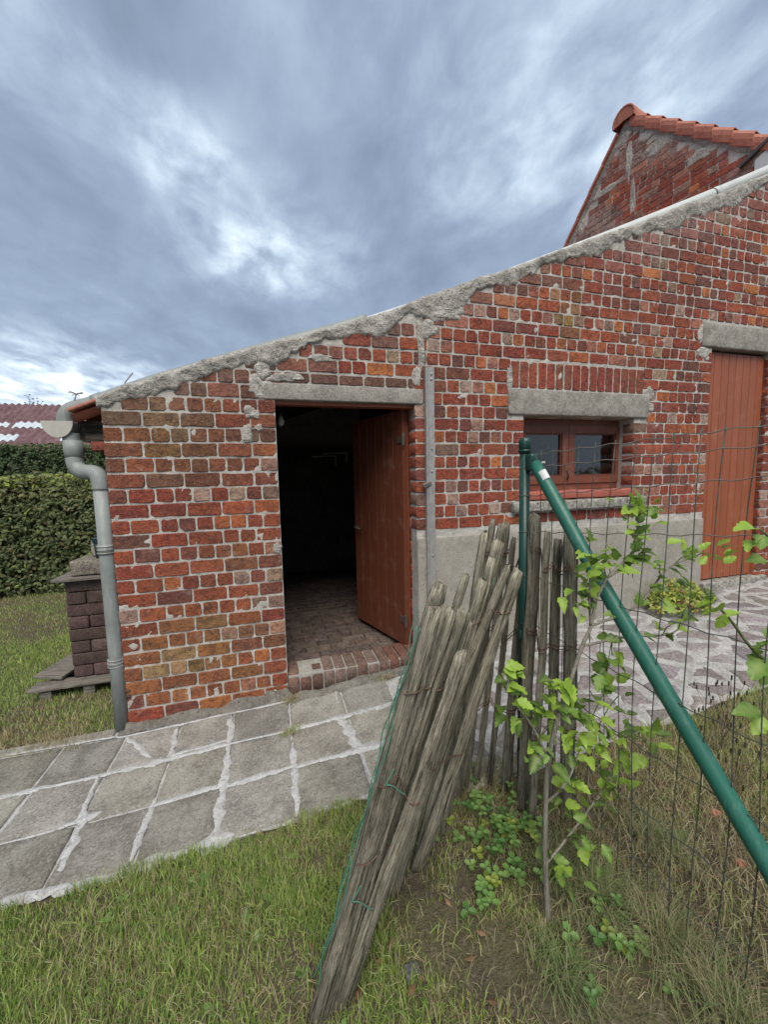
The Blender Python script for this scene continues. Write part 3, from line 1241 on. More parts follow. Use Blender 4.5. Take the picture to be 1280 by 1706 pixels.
# threshold of bricks on edge, worn round
ths = MB()
for i in range(12):
    w = .955 / 12
    xa = .045 + w * i
    zt = .184 + .03 * (xa + w / 2) + rb.uniform(-.010, .006)
    zb = zg(xa) + .01
    m = MB()
    v = []
    prof = [(.16, zb), (-.055, zb), (-.062, zt - .05), (-.052, zt - .018), (-.028, zt - .002), (.02, zt), (.16, zt - .004)]
    prof = [(y + rb.uniform(-.004, .004), z + rb.uniform(-.003, .003)) for y, z in prof]
    for x in (xa + .004, xa + .012, xa + w - .012, xa + w - .004):
        e = .005 if x in (xa + .004, xa + w - .004) else 0
        for (y, z) in prof:
            v.append((x, y + e, z - e))
    n_ = len(prof)
    f = []
    for q in range(3):
        for c in range(n_ - 1):
            a = q * n_ + c
            f.append((a, a + 1, a + 1 + n_, a + n_))
    f.append(tuple(range(n_ - 1, -1, -1))); f.append(tuple(3 * n_ + c for c in range(n_)))
    m.add(v, f, lerp(lerp((0.17, .070, .054), (0.105, .078, .06), rb.random()), (.30, .27, .245), rb.random() ** 2 * .5))
    m.build('threshold_brick', BRICK, shed, True)
m = MB()
box(m, (.05, -.048, zg(.5) - .05), (.995, .16, .185), (.8, .8, .8))
m.build('threshold_mortar', MORTAR, shed)

# interior: floor, inner walls, ceiling
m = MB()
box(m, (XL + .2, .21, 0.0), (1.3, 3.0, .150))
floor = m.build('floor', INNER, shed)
yy = .225; r_ = 0
while yy < 2.4:
    xx = -.3 - (r_ % 2) * .1
    while xx < 1.2:
        m = MB()
        s = rb.uniform(.8, 1.2)
        c = (s, s * rb.uniform(.93, 1.02), s * rb.uniform(.9, 1.0))
        brick_mesh(m, xx + .003, xx + .197, yy + .003, yy + .097, lambda u, v, n: (u, v, .158 + n), rb, c, rb.uniform(.003, .007), .02, .006, .0015)
        m.build('floor_brick', FLOORB, floor, True)
        xx += .2
    yy += .1; r_ += 1
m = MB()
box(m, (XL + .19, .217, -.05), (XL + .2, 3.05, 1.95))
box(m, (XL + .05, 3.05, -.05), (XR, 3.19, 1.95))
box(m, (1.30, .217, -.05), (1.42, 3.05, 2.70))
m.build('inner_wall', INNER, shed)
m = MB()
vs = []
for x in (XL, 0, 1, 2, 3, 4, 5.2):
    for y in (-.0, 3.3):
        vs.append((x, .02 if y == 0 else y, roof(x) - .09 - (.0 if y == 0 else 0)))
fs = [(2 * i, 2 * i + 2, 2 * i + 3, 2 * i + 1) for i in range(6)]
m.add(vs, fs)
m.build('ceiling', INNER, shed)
# side wall body (left) so the building is closed
m = MB()
box(m, (XL + .004, .22, -.05), (XL + .185, 3.24, 1.90))
m.build('side_wall', MORTAR, shed)
# back upper wall closing the gap under the roof
m = MB()
vs = []
for x in (XL, 0, 1, 2, 3, 4, 5.2):
    vs += [(x, 3.2, 1.0), (x, 3.2, roof(x) - .06)]
m.add(vs, [(2 * i, 2 * i + 1, 2 * i + 3, 2 * i + 2) for i in range(6)])
m.build('back_wall', MORTAR, shed)

# roof covering: clay pantile sheet, wavy across, with its eave past the left wall
m = MB()
vs, fs = [], []
xs = [-1.075, -.9, -.6, -.2, .3, .9, 1.6, 2.4, 3.2, 4.0, 4.6, 5.15]
ny = 200
for x in xs:
    for i in range(ny + 1):
        y = .02 + 3.35 * i / ny
        zr = roof(x) if x > -.917 else 1.993 + (x + .917) * .42
        vs.append((x, y, zr - .045 + .016 * math.cos(y * 2 * math.pi / .2)))
for a in range(len(xs) - 1):
    for i in range(ny):
        q = a * (ny + 1) + i
        fs.append((q, q + ny + 1, q + ny + 2, q + 1))
m.add(vs, fs)
roofob = m.build('roof', TERRA, shed, True)
# clay plate showing at the eave corner
rough_box('eave_tile', TERRA, (-1.085, .0, 1.905), (-.905, .22, 1.922), shed, .005, .05, .002)
shed_eave = bpy.data.objects['eave_tile']
shed_eave.data.transform(Matrix.Translation((-.995, 0, 1.955)) @ Matrix.Rotation(-R(23), 4, 'Y') @ Matrix.Translation((.995, 0, -1.913)))
# rafters and wall plate under the eave
for y in (.16, .8, 1.45, 2.1, 2.75):
    rough_box('rafter', DARKWOOD, (-1.10, y, 1.80), (-.90, y + .07, 1.885), shed, .006, .05, .003)
rough_box('wall_plate', DARKWOOD, (-1.055, .13, 1.755), (-.93, 3.0, 1.80), shed, .006, .2, .003)
rough_box('corbel_brick', BRICK, (-1.02, .10, 1.70), (-.91, .2, 1.756), shed, .008, .05, .003, col=(.3, .08, .06))

# rain pipe that lies along the verge and empties in the gutter
pp = [(-1.140, .125, 1.81), (-1.140, .125, 1.86), (-1.134, .125, 1.905), (-1.105, .125, 1.940), (-1.05, .12, 1.958), (-.966, .11, 1.985), (-.659, .095, 2.108), (-.385, .1, 2.208), (-.04, .1, 2.335), (.475, .1, 2.512), (.687, .1, 2.592)]
m = MB(); tube(m, smooth_path(pp, 4), .046, 16)
vp = m.build('verge_pipe', PVC, shed, True)
m = MB(); tube(m, [(-.98, .112, 1.98), (-.93, .109, 2.0)], .050, 16); m.build('collar', PVC, vp, True)
pp2 = [(.62, .12, 2.545), (1.362, .12, 2.836), (2.1, .12, 3.148), (3.0, .12, 3.545), (3.94, .12, 3.972), (4.6, .12, 4.282), (5.0, .12, 4.47)]
m = MB(); tube(m, smooth_path(pp2, 4), .048, 16)
vp2 = m.build('verge_pipe', PVCL, shed, True)
m = MB(); tube(m, [(3.93, .12, 3.967), (4.0, .12, 4.0)], .0515, 16); m.build('collar', PVCL, vp2, True)
m = MB(); tube(m, [(3.925, .12, 3.965), (3.932, .12, 3.968)], .0520, 16); m.build('seal', DARKF, vp2, True)

# gutter under the eave with its end cap
m = MB()
vs, fs = [], []
ng = 14
for y in (.065, 3.3):
    for rr_ in (.073, .069):
        for i in range(ng + 1):
            w = math.pi * i / ng
            vs.append((-1.157 - rr_ * math.cos(w), y, 1.867 - rr_ * 1.22 * math.sin(w)))
S = ng + 1
for i in range(ng):
    fs.append((i, i + 1, 2 * S + i + 1, 2 * S + i))
    fs.append((S + i, 3 * S + i, 3 * S + i + 1, S + i + 1))
fs += [(0, 2 * S, 3 * S, S), (ng, S + ng, 3 * S + ng, 2 * S + ng)]
m.add(vs, fs)
gut = m.build('gutter', ZINC, shed, True)
m = MB()
v0 = [(-1.157 - .077 * math.cos(math.pi * i / ng), .058, 1.868 - .077 * 1.22 * math.sin(math.pi * i / ng)) for i in range(ng + 1)]
v1 = [(x, .068, z) for x, y, z in v0]
m.add(v0 + v1, [tuple(range(S - 1, -1, -1)), tuple(S + i for i in range(S))] + [(i, i + 1, S + i + 1, S + i) for i in range(ng)] + [(0, S, S + ng, ng)])
m.build('end_cap', CAPZ, gut)
# downpipe with swan neck
dp = [(-1.118, .115, 1.80), (-1.110, .11, 1.72), (-1.105, .098, 1.665), (-1.098, .092, 1.615), (-1.068, .078, 1.582), (-1.03, .06, 1.574), (-1.00, .045, 1.572), (-.968, .028, 1.555), (-.957, .022, 1.515), (-.956, .02, 1.47)]
m = MB(); tube(m, smooth_path(dp, 4), .0445, 18)
dpo = m.build('downpipe_bend', PVC, shed, True)
m = MB(); tube(m, [(-1.105, .10, 1.76), (-1.105, .10, 1.69), (-1.105, .10, 1.685), (-1.105, .10, 1.66)], [.049, .049, .047, .047], 18); m.build('collar', PVC, dpo, True)
m = MB(); tube(m, [(-.956, .02, 1.51), (-.956, .02, 1.0), (-.954, .015, .5), (-.952, .01, .0)], .0405, 18)
dpo = m.build('downpipe', PVC, shed, True)
for z in (1.12, .425):
    m = MB(); tube(m, [(-.956, .018, z + .028), (-.956, .018, z - .028)], .044, 18); m.build('collar', PVC, dpo, True)
    for dz in (.02, 0, -.02):
        m = MB()
        tube(m, [(-.956 + .0455 * math.cos(w), .018 + .0455 * math.sin(w), z + dz) for w in [i * math.pi / 10 for i in range(21)]], .0028, 6, caps=False)
        m.build('clamp_ring', GALV, dpo, True)
m = MB(); box(m, (-.93, -.012, .20), (-.89, .012, .215)); box(m, (-.93, -.012, .235), (-.89, .012, .245)); m.build('pipe_bracket', IRON, dpo)

# steel door post with bolts
m = MB()
post = [(-.035, 0), (-.035, -.035), (-.012, -.035), (-.012, -.022), (.012, -.022), (.012, -.040), (.030, -.040), (.030, 0)]
post = [(-.032, 0), (-.032, -.034), (-.017, -.034), (-.017, -.040), (.028, -.040), (.028, 0)]
v = [(1.100 + a, b - .012, z) for z in (.16, 2.262) for a, b in post]
n_ = len(post)
m.add(v, [(i, (i + 1) % n_, n_ + (i + 1) % n_, n_ + i) for i in range(n_)] + [tuple(range(n_ - 1, -1, -1)), tuple(n_ + i for i in range(n_))])
dpost = m.build('door_post', GALV, shed)
for z in (2.215, 2.18, 1.70, 1.54, .93, .72):
    m = MB(); tube(m, [(1.106, -.050, z), (1.106, -.056, z), (1.106, -.058, z)], [.009, .009, .006], 10); m.build('bolt', GALV, dpost, True)
rough_box('wedge', OLDWOOD, (1.035, -.06, 1.43), (1.10, -.035, 1.46), shed, .004, .03, .002, mat4=Matrix.Translation((1.06, 0, 1.445)) @ Matrix.Rotation(-R(22), 4, 'Y') @ Matrix.Translation((-1.06, 0, -1.445)))

# open plank door, hinged on the right and swung inwards
hx, hy = .945, .10
fxx, fy = .722, .815
dv = Vector((fxx - hx, fy - hy, 0)); W = dv.length; dv.normalize()
nv = Vector((-dv.y, dv.x, 0))            # candidate normal
if nv.x > 0: nv = -nv
DM = Matrix(((dv.x, nv.x, 0, hx), (dv.y, nv.y, 0, hy), (0, 0, 1, .205), (0, 0, 0, 1)))   # local x along the leaf, y out of its face
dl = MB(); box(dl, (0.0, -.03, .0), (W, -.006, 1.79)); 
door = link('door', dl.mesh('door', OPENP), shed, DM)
OFFSET[door.name] = Matrix.Identity(4)


def planks(parent, n_, w, h, mat, y0=-.006, t=.012, gap=.003, z0=0.0, ch=.004):
    for i in range(n_):
        a, b = w * i / n_ + gap / 2, w * (i + 1) / n_ - gap / 2
        bm_ = MB()
        s = rb.uniform(.93, 1.06)
        pr = [(a, y0), (a, y0 + t - ch), (a + ch, y0 + t), (b - ch, y0 + t), (b, y0 + t - ch), (b, y0)]
        vv = [(x, y, z) for z in (z0, h) for x, y in pr]
        k6 = len(pr)
        bm_.add(vv, [(q, q + k6, (q + 1) % k6 + k6, (q + 1) % k6) for q in range(k6)] + [tuple(range(k6)), tuple(k6 + q for q in range(k6 - 1, -1, -1))], (s, s, s))
        o = bpy.data.objects.new('plank', bm_.mesh('plank', mat)); COL.objects.link(o); o.parent = parent


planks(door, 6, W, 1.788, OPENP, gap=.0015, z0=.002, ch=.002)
for z in (.18, 1.55):
    m = MB(); box(m, (-.035, .008, z), (.06, .014, z + .05)); tube(m, [(-.02, .016, z - .02), (-.02, .016, z + .07)], .012, 10)
    o = bpy.data.objects.new('hinge', m.mesh('hinge', IRON)); COL.objects.link(o); o.parent = door
m = MB(); tube(m, [(W - .07, .006, .86), (W - .07, .05, .86), (W - .11, .055, .86), (W - .17, .055, .855)], .009, 8)
o = bpy.data.objects.new('handle', m.mesh('handle', IRON, True)); COL.objects.link(o); o.parent = door
m = MB(); box(m, (.045, .03, 1.992), (.998, .10, 2.013)); m.build('door_frame', DOORP, shed)
m = MB(); box(m, (.955, .14, .2), (.998, .20, 1.99)); m.build('door_frame', DOORP, shed)

# window
wf = MB()
x0, x1, z0, z1 = WO[0] + .003, WO[1] + .09, WO[2], WO[3] - .003
fyy = .15
for lo, hi in (((x0, fyy, z1 - .05), (x1, fyy + .07, z1)), ((x0, fyy, z0 + .075), (x1, fyy + .07, z0 + .125)), ((x0, fyy, z0 + .125), (x0 + .055, fyy + .07, z1 - .05)), ((x1 - .055, fyy, z0 + .125), (x1, fyy + .07, z1 - .05))):
    box(wf, lo, hi)
win = wf.build('window', WINP, shed)
mid = 2.455
for a, b in ((x0 + .057, mid - .002), (mid + .002, x1 - .057)):
    s = MB()
    zl, zh = z0 + .127, z1 - .052
    t = .062
    yq = fyy - .012
    for lo, hi in (((a, yq, zh - t), (b, yq + .05, zh)), ((a, yq, zl), (b, yq + .05, zl + t)), ((a, yq, zl + t), (a + t, yq + .05, zh - t)), ((b - t, yq, zl + t), (b, yq + .05, zh - t))):
        box(s, lo, hi)
    for lo, hi in (((a + t, yq + .012, zh - t - .012), (b - t, yq + .045, zh - t)), ((a + t, yq + .012, zl + t), (b - t, yq + .045, zl + t + .012)), ((a + t, yq + .012, zl + t + .012), (a + t + .012, yq + .045, zh - t - .012)), ((b - t - .012, yq + .012, zl + t + .012), (b - t, yq + .045, zh - t - .012))):
        box(s, lo, hi, (.8, .8, .8))
    s.build('sash', WINP, win)
    m = MB(); box(m, (a + t + .002, yq + .026, zl + t + .002), (b - t - .002, yq + .030, zh - t - .002)); m.build('pane', GLASS, win)
m = MB(); tube(m, [(mid - .012, fyy - .02, z0 + .16), (mid - .012, fyy - .035, z0 + .20), (mid - .012, fyy - .02, z0 + .24)], .006, 8); m.build('catch', IRON, win, True)
rough_box('inner_sill', SILLP, (x0, -.008, z0 + .005), (x1, fyy + .03, z0 + .072), win, .012, .05, .004)
rough_box('sill', SILL, (WS[0], -.055, WS[2] + .005), (WS[1], .07, WS[3] - .012), win, .012, .035, .008, freq=14)
m = MB(); box(m, (x1 - .004, .01, z0 + .08), (x1 + .003, .03, z1 - .12)); m.build('edge_strip', GALV, win)
# what stands in the dark behind the panes: plain inner curtain wall
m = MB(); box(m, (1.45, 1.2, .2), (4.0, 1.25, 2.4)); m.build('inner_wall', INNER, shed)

# closed board door on the right
dm = MB(); box(dm, (0, -.03, 0), (.76, -.007, 2.14))
DM2 = Matrix(((1, 0, 0, 3.875), (0, -1, 0, .045), (0, 0, 1, .445), (0, 0, 0, 1)))
bd = link('board_door', dm.mesh('board_door', DOORP), shed, DM2)
planks(bd, 8, .76, 2.13, DOORP, -.006, .014, .005, .004)
rough_box('door_sill', SILL, (3.86, -.05, zg(4.2) - .05), (4.75, .06, .437), shed, .01, .05, .005)
# reveal bricks of the board door
rv2 = MB()
for k in range(-6, 17):
    zc = 1.97 - COURSE * k
    if zc > 2.55 or zc < .45: continue
    brick_mesh(rv2, -.10, -.004, zc - .04, zc + .04, lambda u, v, n: (4.642 - n, -u, v), rb, pick(rb), .004, .04)
tag(rv2.build('bricks', BRICK, shed, True), kind='stuff')

# bulb and two white L-shaped pieces in the dark of the room
bulb = thing('light_bulb', (.093, .5, 1.92), 'unlit light bulb hanging inside the dark doorway', 'light bulb')
m = MB(); tube(m, [(.093, .5, 1.915), (.093, .5, 1.925), (.093, .5, 1.95), (.093, .5, 1.975), (.093, .5, 1.99)], [.008, .022, .026, .016, .012], 12); m.build('glass', WHITE, bulb, True)
m = MB(); tube(m, [(.093, .5, 1.988), (.093, .5, 2.015)], .014, 10); m.build('socket', DARKF, bulb, True)
m = MB(); tube(m, [(.093, .5, 2.01), (.093, .5, 2.27)], .003, 6); m.build('cord', DARKF, bulb)
br = thing('white_angles', (.75, 2.95, 1.75), 'pair of white L-shaped pieces on the dark back wall', 'bracket')
for dx, dz in ((0, 0), (.16, .04)):
    m = MB(); tube(m, [(.56 + dx, 2.9, 1.80 + dz), (.90 + dx, 2.9, 1.81 + dz)], .010, 6); tube(m, [(.90 + dx, 2.9, 1.815 + dz), (.895 + dx, 2.9, 1.66 + dz)], .010, 6); m.build('arm', WHITE, br)

# ------------------------------------------------------------------ the gabled house behind
hs = thing('gabled_house', (5.2, 1.8, .3), 'tall red brick gable with orange verge tiles behind the lean-to', 'house')
ga = R(-10)
GU = Vector((-math.sin(ga), -math.cos(ga), 0))    # towards the camera along the gable
GN = Vector((GU.y, -GU.x, 0))                       # out of its face
AP = Vector((4.78, 1.83, 0))


def PG(u, v, n):
    return AP + GU * u + Vector((0, 0, v)) + GN * n


GZ = 6.13            # apex of the brickwork
SL, SR = 1.30, 0.93  # slopes behind and before the apex


def gtop(u):
    return GZ - (SR * u if u > 0 else -SL * u)


m = MB()
vs = [PG(-2.6, 0, 0), PG(1.75, 0, 0), PG(1.75, gtop(1.75), 0), PG(0, GZ, 0), PG(-2.6, gtop(-2.6), 0)]
vb = [p - GN * .25 for p in vs]
m.add(vs + vb, [(0, 1, 2, 3, 4), (9, 8, 7, 6, 5)] + [(i, i + 5, (i + 1) % 5 + 5, (i + 1) % 5) for i in range(5)])
gw = m.build('gable_wall', MORTAR, hs)
rg = random.Random(9)
gb = []
kz = 0
z = 4.0
while z < GZ:
    u = -1.35 + (kz % 2) * .09 + rg.uniform(-.03, .03)
    while u < 1.7:
        L_ = .175 if rg.random() < .45 else .095
        if z + .078 < gtop(u) - .012 and z + .078 < gtop(u + L_) - .012 and z > 4.0:
            gb.append((u + .004, u + L_ - .005, z + .004, z + .076))
        u += L_
    z += .083; kz += 1


def gsize(b):
    P = PG((b[0] + b[1]) / 2, (b[2] + b[3]) / 2, 0)
    x = -3 + 1e-9
    # hidden behind the front wall?
    d = P - CAM
    t = -CAM.y / d.y
    w = CAM + d * t
    if t < 1 and w.z < roof(w.x):
        return 0
    return (b[1] - b[0]) / d.length ** 2


gb.sort(key=gsize, reverse=True)
gr = MB()
for i, b in enumerate(gb):
    c = pick(rg)
    cu, cv = (b[0] + b[1]) / 2, (b[2] + b[3]) / 2
    wash = max(0, fbm(cu * 2.2 + 4, cv * 2.2, .4)) * 1.5
    if gtop(cu) - cv < .35: wash += .35 * rg.random()
    c = lerp(tuple(q * 1.22 for q in c), (.42, .36, .33), min(.75, wash))
    t = MB() if i < 300 else gr
    brick_mesh(t, *b, PG, rg, c, rg.uniform(.004, .011), .05, .006, .002)
    if i < 300:
        t.build('brick', BRICK, gw, True)
if gr.v:
    tag(gr.build('bricks', BRICK, gw, True), kind='stuff')
for i, a in enumerate([(.05, 5.62, .05, .30), (-.25, 5.45, .30, .05), (.45, 5.55, .22, .10), (.9, 5.12, .2, .08), (-.05, 5.95, .16, .09), (.3, 5.78, .16, .07), (-.62, 5.2, .10, .12), (.12, 5.15, .04, .25), (-.9, 4.9, .10, .10)]):
    patch(*a, i * 3.1 + 40, th=.0062, P=PG, parent=hs)
# cement under the verge
for s in (1, -1):
    m = MB(); vs = []; fs = []
    for i in range(46):
        u = s * (i / 45) * (1.72 if s > 0 else 1.5)
        w_ = .06 + .05 * max(0, fbm(u * 5, s * 3.0) + .3)
        for dz, n_ in ((.03, .014), (-w_ * .5, .016 + .006 * fbm(u * 20, 3)), (-w_, .004)):
            vs.append(PG(u, gtop(u) + dz, n_))
        if i:
            for c in range(2):
                a = (i - 1) * 3 + c
                fs.append((a, a + 3, a + 4, a + 1))
    m.add(vs, fs, (.8, .8, .8)); m.build('verge_cement', CEMENT, hs, True)
# verge tiles on the near slope
LR = math.sqrt(1 + SR * SR)
for i in range(9):
    a, b = .06 + .185 * i, .06 + .185 * (i + 1) + .03
    m = MB(); vs = []
    for k2, u in enumerate((a, a + .02, b - .012, b)):
        lift = .012 + .034 * (u - a) / (b - a)
        for dz, n_ in ((-.045, .030), (.02, .040), (.075, .038), (.105, .022), (.118, -.01), (.118, -.22)):
            vs.append(PG(u, gtop(u) + dz + lift, n_ + .012 * (u - a) / (b - a)))
    nn = 6
    fs = [(q * nn + c, (q + 1) * nn + c, (q + 1) * nn + c + 1, q * nn + c + 1) for q in range(3) for c in range(nn - 1)]
    th = [p + (-GN * .016 + Vector((0, 0, -.004))) for p in vs]
    n4 = len(vs)
    fs2 = [tuple(n4 + i_ for i_ in reversed(f_)) for f_ in fs]
    rim = [(3 * nn + c, n4 + 3 * nn + c, n4 + 3 * nn + c + 1, 3 * nn + c + 1) for c in range(nn - 1)] + [(c, c + 1, n4 + c + 1, n4 + c) for c in range(nn - 1)] + [(q * nn, n4 + q * nn, n4 + (q + 1) * nn, (q + 1) * nn) for q in range(3)]
    s_ = rg.uniform(.92, 1.08)
    m.add(vs + th, fs + fs2 + rim, (s_, s_ * .98, s_ * .97)); m.build('verge_tile', TERRA, hs)
# thin tiles on the far slope
for i in range(8):
    a, b = -.10 - .19 * i, -.10 - .19 * (i + 1) - .02
    m = MB(); vs = []
    for u in (a, b):
        lf = .0 if u == a else .018
        for dz, n_ in ((.028, .05), (.075, .05), (.075, -.2), (.028, -.2)):
            vs.append(PG(u, gtop(u) + dz + lf, n_))
    m.add(vs, [(c, (c + 1) % 4, 4 + (c + 1) % 4, 4 + c) for c in range(4)] + [(0, 3, 2, 1), (4, 5, 6, 7)]); m.build('verge_tile', TERRA, hs)
# ridge tiles, half round, seen at their end
for k2 in range(6):
    m = MB(); vs, fs = [], []
    n_ = 12
    for nn, sc in ((.075 - k2 * .33, 1.0), (-.27 - k2 * .33, .93)):
        for rr_ in (.150, .130):
            for i in range(n_ + 1):
                w = R(-15) + R(210) * i / n_
                vs.append(PG(math.cos(w) * rr_ * sc, GZ + .02 + math.sin(w) * rr_ * sc * 1.05, nn))
    S = n_ + 1
    for i in range(n_):
        fs += [(i, i + 1, 2 * S + i + 1, 2 * S + i), (S + i, 3 * S + i, 3 * S + i + 1, S + i + 1), (i, S + i, S + i + 1, i + 1), (2 * S + i, 2 * S + i + 1, 3 * S + i + 1, 3 * S + i)]
    m.add(vs, fs)
    m.build('ridge_tile', TERRA, hs, True)
m = MB(); vs = [PG(0, GZ + .0, .07)]; 
for i in range(13):
    w = R(-15) + R(210) * i / 12
    vs.append(PG(math.cos(w) * .128, GZ + .02 + math.sin(w) * .134, .07))
m.add(vs, [(0, i + 1, i + 2) for i in range(12)], (.85, .85, .85)); m.build('ridge_end', TERRA, hs)
# roof slopes behind the gable
for s, nm in ((1, 'roof'), (-1, 'roof')):
    m = MB(); vs = []; fs = []
    ue = 1.75 if s > 0 else -2.7
    for i in range(41):
        nn = -.02 - 5.0 * i / 40
        for j in range(2):
            u = ue * j
            vs.append(PG(u, gtop(u) + .045, nn))
    fs = [(2 * i, 2 * i + 1, 2 * i + 3, 2 * i + 2) for i in range(40)]
    m.add(vs, fs); m.build(nm, TERRA, hs)
# front of the house beyond the lean-to
m = MB(); box(m, (5.22, .05, .2), (9.4, .3, 4.57)); fw = m.build('front_wall', MORTAR, hs)
fb = MB(); kz = 0; z = .36
while z < 4.5:
    x = 5.22 + (kz % 2) * .05; L_ = .198 if kz % 2 else .0988
    while x + L_ < 9.4:
        brick_mesh(fb, x + .005, x + L_ - .005, z + .006, z + COURSE - .006, lambda u, v, n: (u, .05 - n, v), rg, pick(rg), rg.uniform(.003, .007), .02)
        x += L_
    z += COURSE; kz += 1
tag(fb.build('bricks', BRICK, fw, True), kind='stuff')
# boxed eave at the near foot of the slope
EV = [PG(1.40, 4.58, .03), PG(1.75, 4.58, .03), PG(1.75, 4.86, .03), PG(1.40, 4.70, .03)]
m = MB(); m.add(EV + [p - GN * 3 for p in EV], [(0, 1, 2, 3), (7, 6, 5, 4), (0, 4, 5, 1), (1, 5, 6, 2), (2, 6, 7, 3), (3, 7, 4, 0)]); m.build('fascia', BLUEG, hs)
EV = [PG(1.28, 4.70, .06), PG(1.9, 4.99, .06), PG(1.9, 5.025, .06), PG(1.28, 4.735, .06)]
m = MB(); m.add(EV + [p - GN * 3 for p in EV], [(0, 1, 2, 3), (7, 6, 5, 4), (0, 4, 5, 1), (1, 5, 6, 2), (2, 6, 7, 3), (3, 7, 4, 0)]); m.build('eave_edge', DARKF, hs)

# ------------------------------------------------------------------ far things on the left
barn = thing('barn', (-9, 16, 0), 'low barn with a mauve corrugated roof behind the far hedge', 'barn')


def corrugated(name, mat, x0, x1, lo, hi, period, amp, parent, lift=0.0):
    m = MB(); vs, fs = [], []
    n_ = int((x1 - x0) / period * 6)
    for i in range(n_ + 1):
        x = x0 + (x1 - x0) * i / n_
        d = amp * math.cos(2 * math.pi * x / period)
        for (y, z) in (lo, ((lo[0] + hi[0]) / 2, (lo[1] + hi[1]) / 2), hi):
            vs.append((x, y, z + d + lift))
    for i in range(n_):
        for c in range(2):
            a = i * 3 + c
            fs.append((a, a + 3, a + 4, a + 1))
    m.add(vs, fs)
    return m.build(name, mat, parent, True)


corrugated('roof', BARNR, -22, -2.5, (13.2, 2.45), (16.4, 4.64), .22, .035, barn)
zl = lambda y: 2.45 + (y - 13.2) * (2.19 / 3.2)
for x0, x1, ya, yb in ((-8.95, -7.6, 14.75, 15.1), (-9.6, -8.5, 13.95, 14.3), (-12.5, -9.1, 14.8, 15.05), (-7.2, -5.8, 14.0, 14.3)):
    corrugated('light_panel', BARNL, x0, x1, (ya, zl(ya)), (yb, zl(yb)), .22, .035, barn, .02)
m = MB(); box(m, (-21.6, 13.6, 0), (-2.9, 13.8, 2.7)); box(m, (-21.6, 19, 0), (-2.9, 19.2, 2.7)); m.build('wall', MORTAR, barn)
corrugated('roof', BARNR, -22, -2.5, (19.6, 2.45), (16.4, 4.64), .22, .035, barn)


def leaf_cloud(rng, n_, sampler, size, cols, spread=.6, up=None):
    """many folded leaf-shaped faces; returns vertex, face and colour arrays"""
    V = np.zeros((n_ * 5, 3)); Cc = np.zeros((n_ * 5, 3)); F = []
    for i in range(n_):
        p, nrm = sampler(rng)
        nrm = (Vector(nrm) + Vector((rng.gauss(0, spread), rng.gauss(0, spread), rng.gauss(0, spread) + (up or 0)))).normalized()
        t = Vector((rng.gauss(0, 1), rng.gauss(0, 1), rng.gauss(-.5, .7)))
        t = (t - nrm * t.dot(nrm)).normalized()
        b = nrm.cross(t)
        s = size * rng.uniform(.6, 1.25)
        p = Vector(p)
        q = [p - t * s * .5, p + b * s * .30 - nrm * s * .06 - t * s * .05, p + t * s * .55 - nrm * s * .12, p - b * s * .30 - nrm * s * .06 - t * s * .05, p + nrm * s * .05]
        for k_, w in enumerate(q):
            V[i * 5 + k_] = w
        c = cols(rng, p)
        Cc[i * 5:i * 5 + 5] = c
        o = i * 5
        F += [(o, o + 1, o + 4), (o + 1, o + 2, o + 4), (o + 2, o + 3, o + 4), (o + 3, o, o + 4)]
    return V, F, Cc


def build_cloud(name, V, F, Cc, mat, parent):
    me = bpy.data.meshes.new(name)
    me.from_pydata(V.tolist(), [], F)
    a = me.color_attributes.new('Col', 'FLOAT_COLOR', 'POINT')
    fl = np.ones((len(V), 4), np.float32); fl[:, :3] = Cc
    a.data.foreach_set('color', fl.ravel())
    me.materials.append(mat)
    return link(name, me, parent)


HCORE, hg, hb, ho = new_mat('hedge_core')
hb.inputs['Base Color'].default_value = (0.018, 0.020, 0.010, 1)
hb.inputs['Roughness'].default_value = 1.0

# beech hedge
hedge = thing('hedge', (-3.2, 4.0, 0), 'shoulder-high leafy beech hedge across the lawn behind the shed', 'hedge')
HY, HT = 3.62, 1.56


def hface(x, z):
    return .12 * fbm(x * 1.1, z * 1.4, 2.2, 3)


def hs1(r):
    x = r.uniform(-8.5, -.3)
    if x < -5 and r.random() < .5: x = r.uniform(-5, -.6)
    if r.random() < .78:
        z = r.uniform(.05, HT + .06)
        return (x, HY - hface(x, z) + abs(r.gauss(0, .06)) - .04, z + .05 * fbm(x * 2, 1.1)), (0, -1, .25)
    return (x, HY + r.uniform(0, .7), HT + .10 * fbm(x * 2.4, 9.1) + r.gauss(0, .035)), (0, -.4, 1)


def hc1(r, p):
    young = p.z > HT - .10 and r.random() < .42 or r.random() < .025
    if young:
        return lerp((0.20, 0.27, 0.045), (0.33, 0.37, 0.08), r.random())
    c = lerp((0.045, 0.070, 0.026), (0.155, 0.185, 0.075), r.random() ** .8)
    if p.z > HT - .30:
        c = lerp(c, (.22, .225, .095), r.uniform(0, .8))
    return lerp(c, (0.12, 0.075, 0.035), .8 if r.random() < .05 else 0)


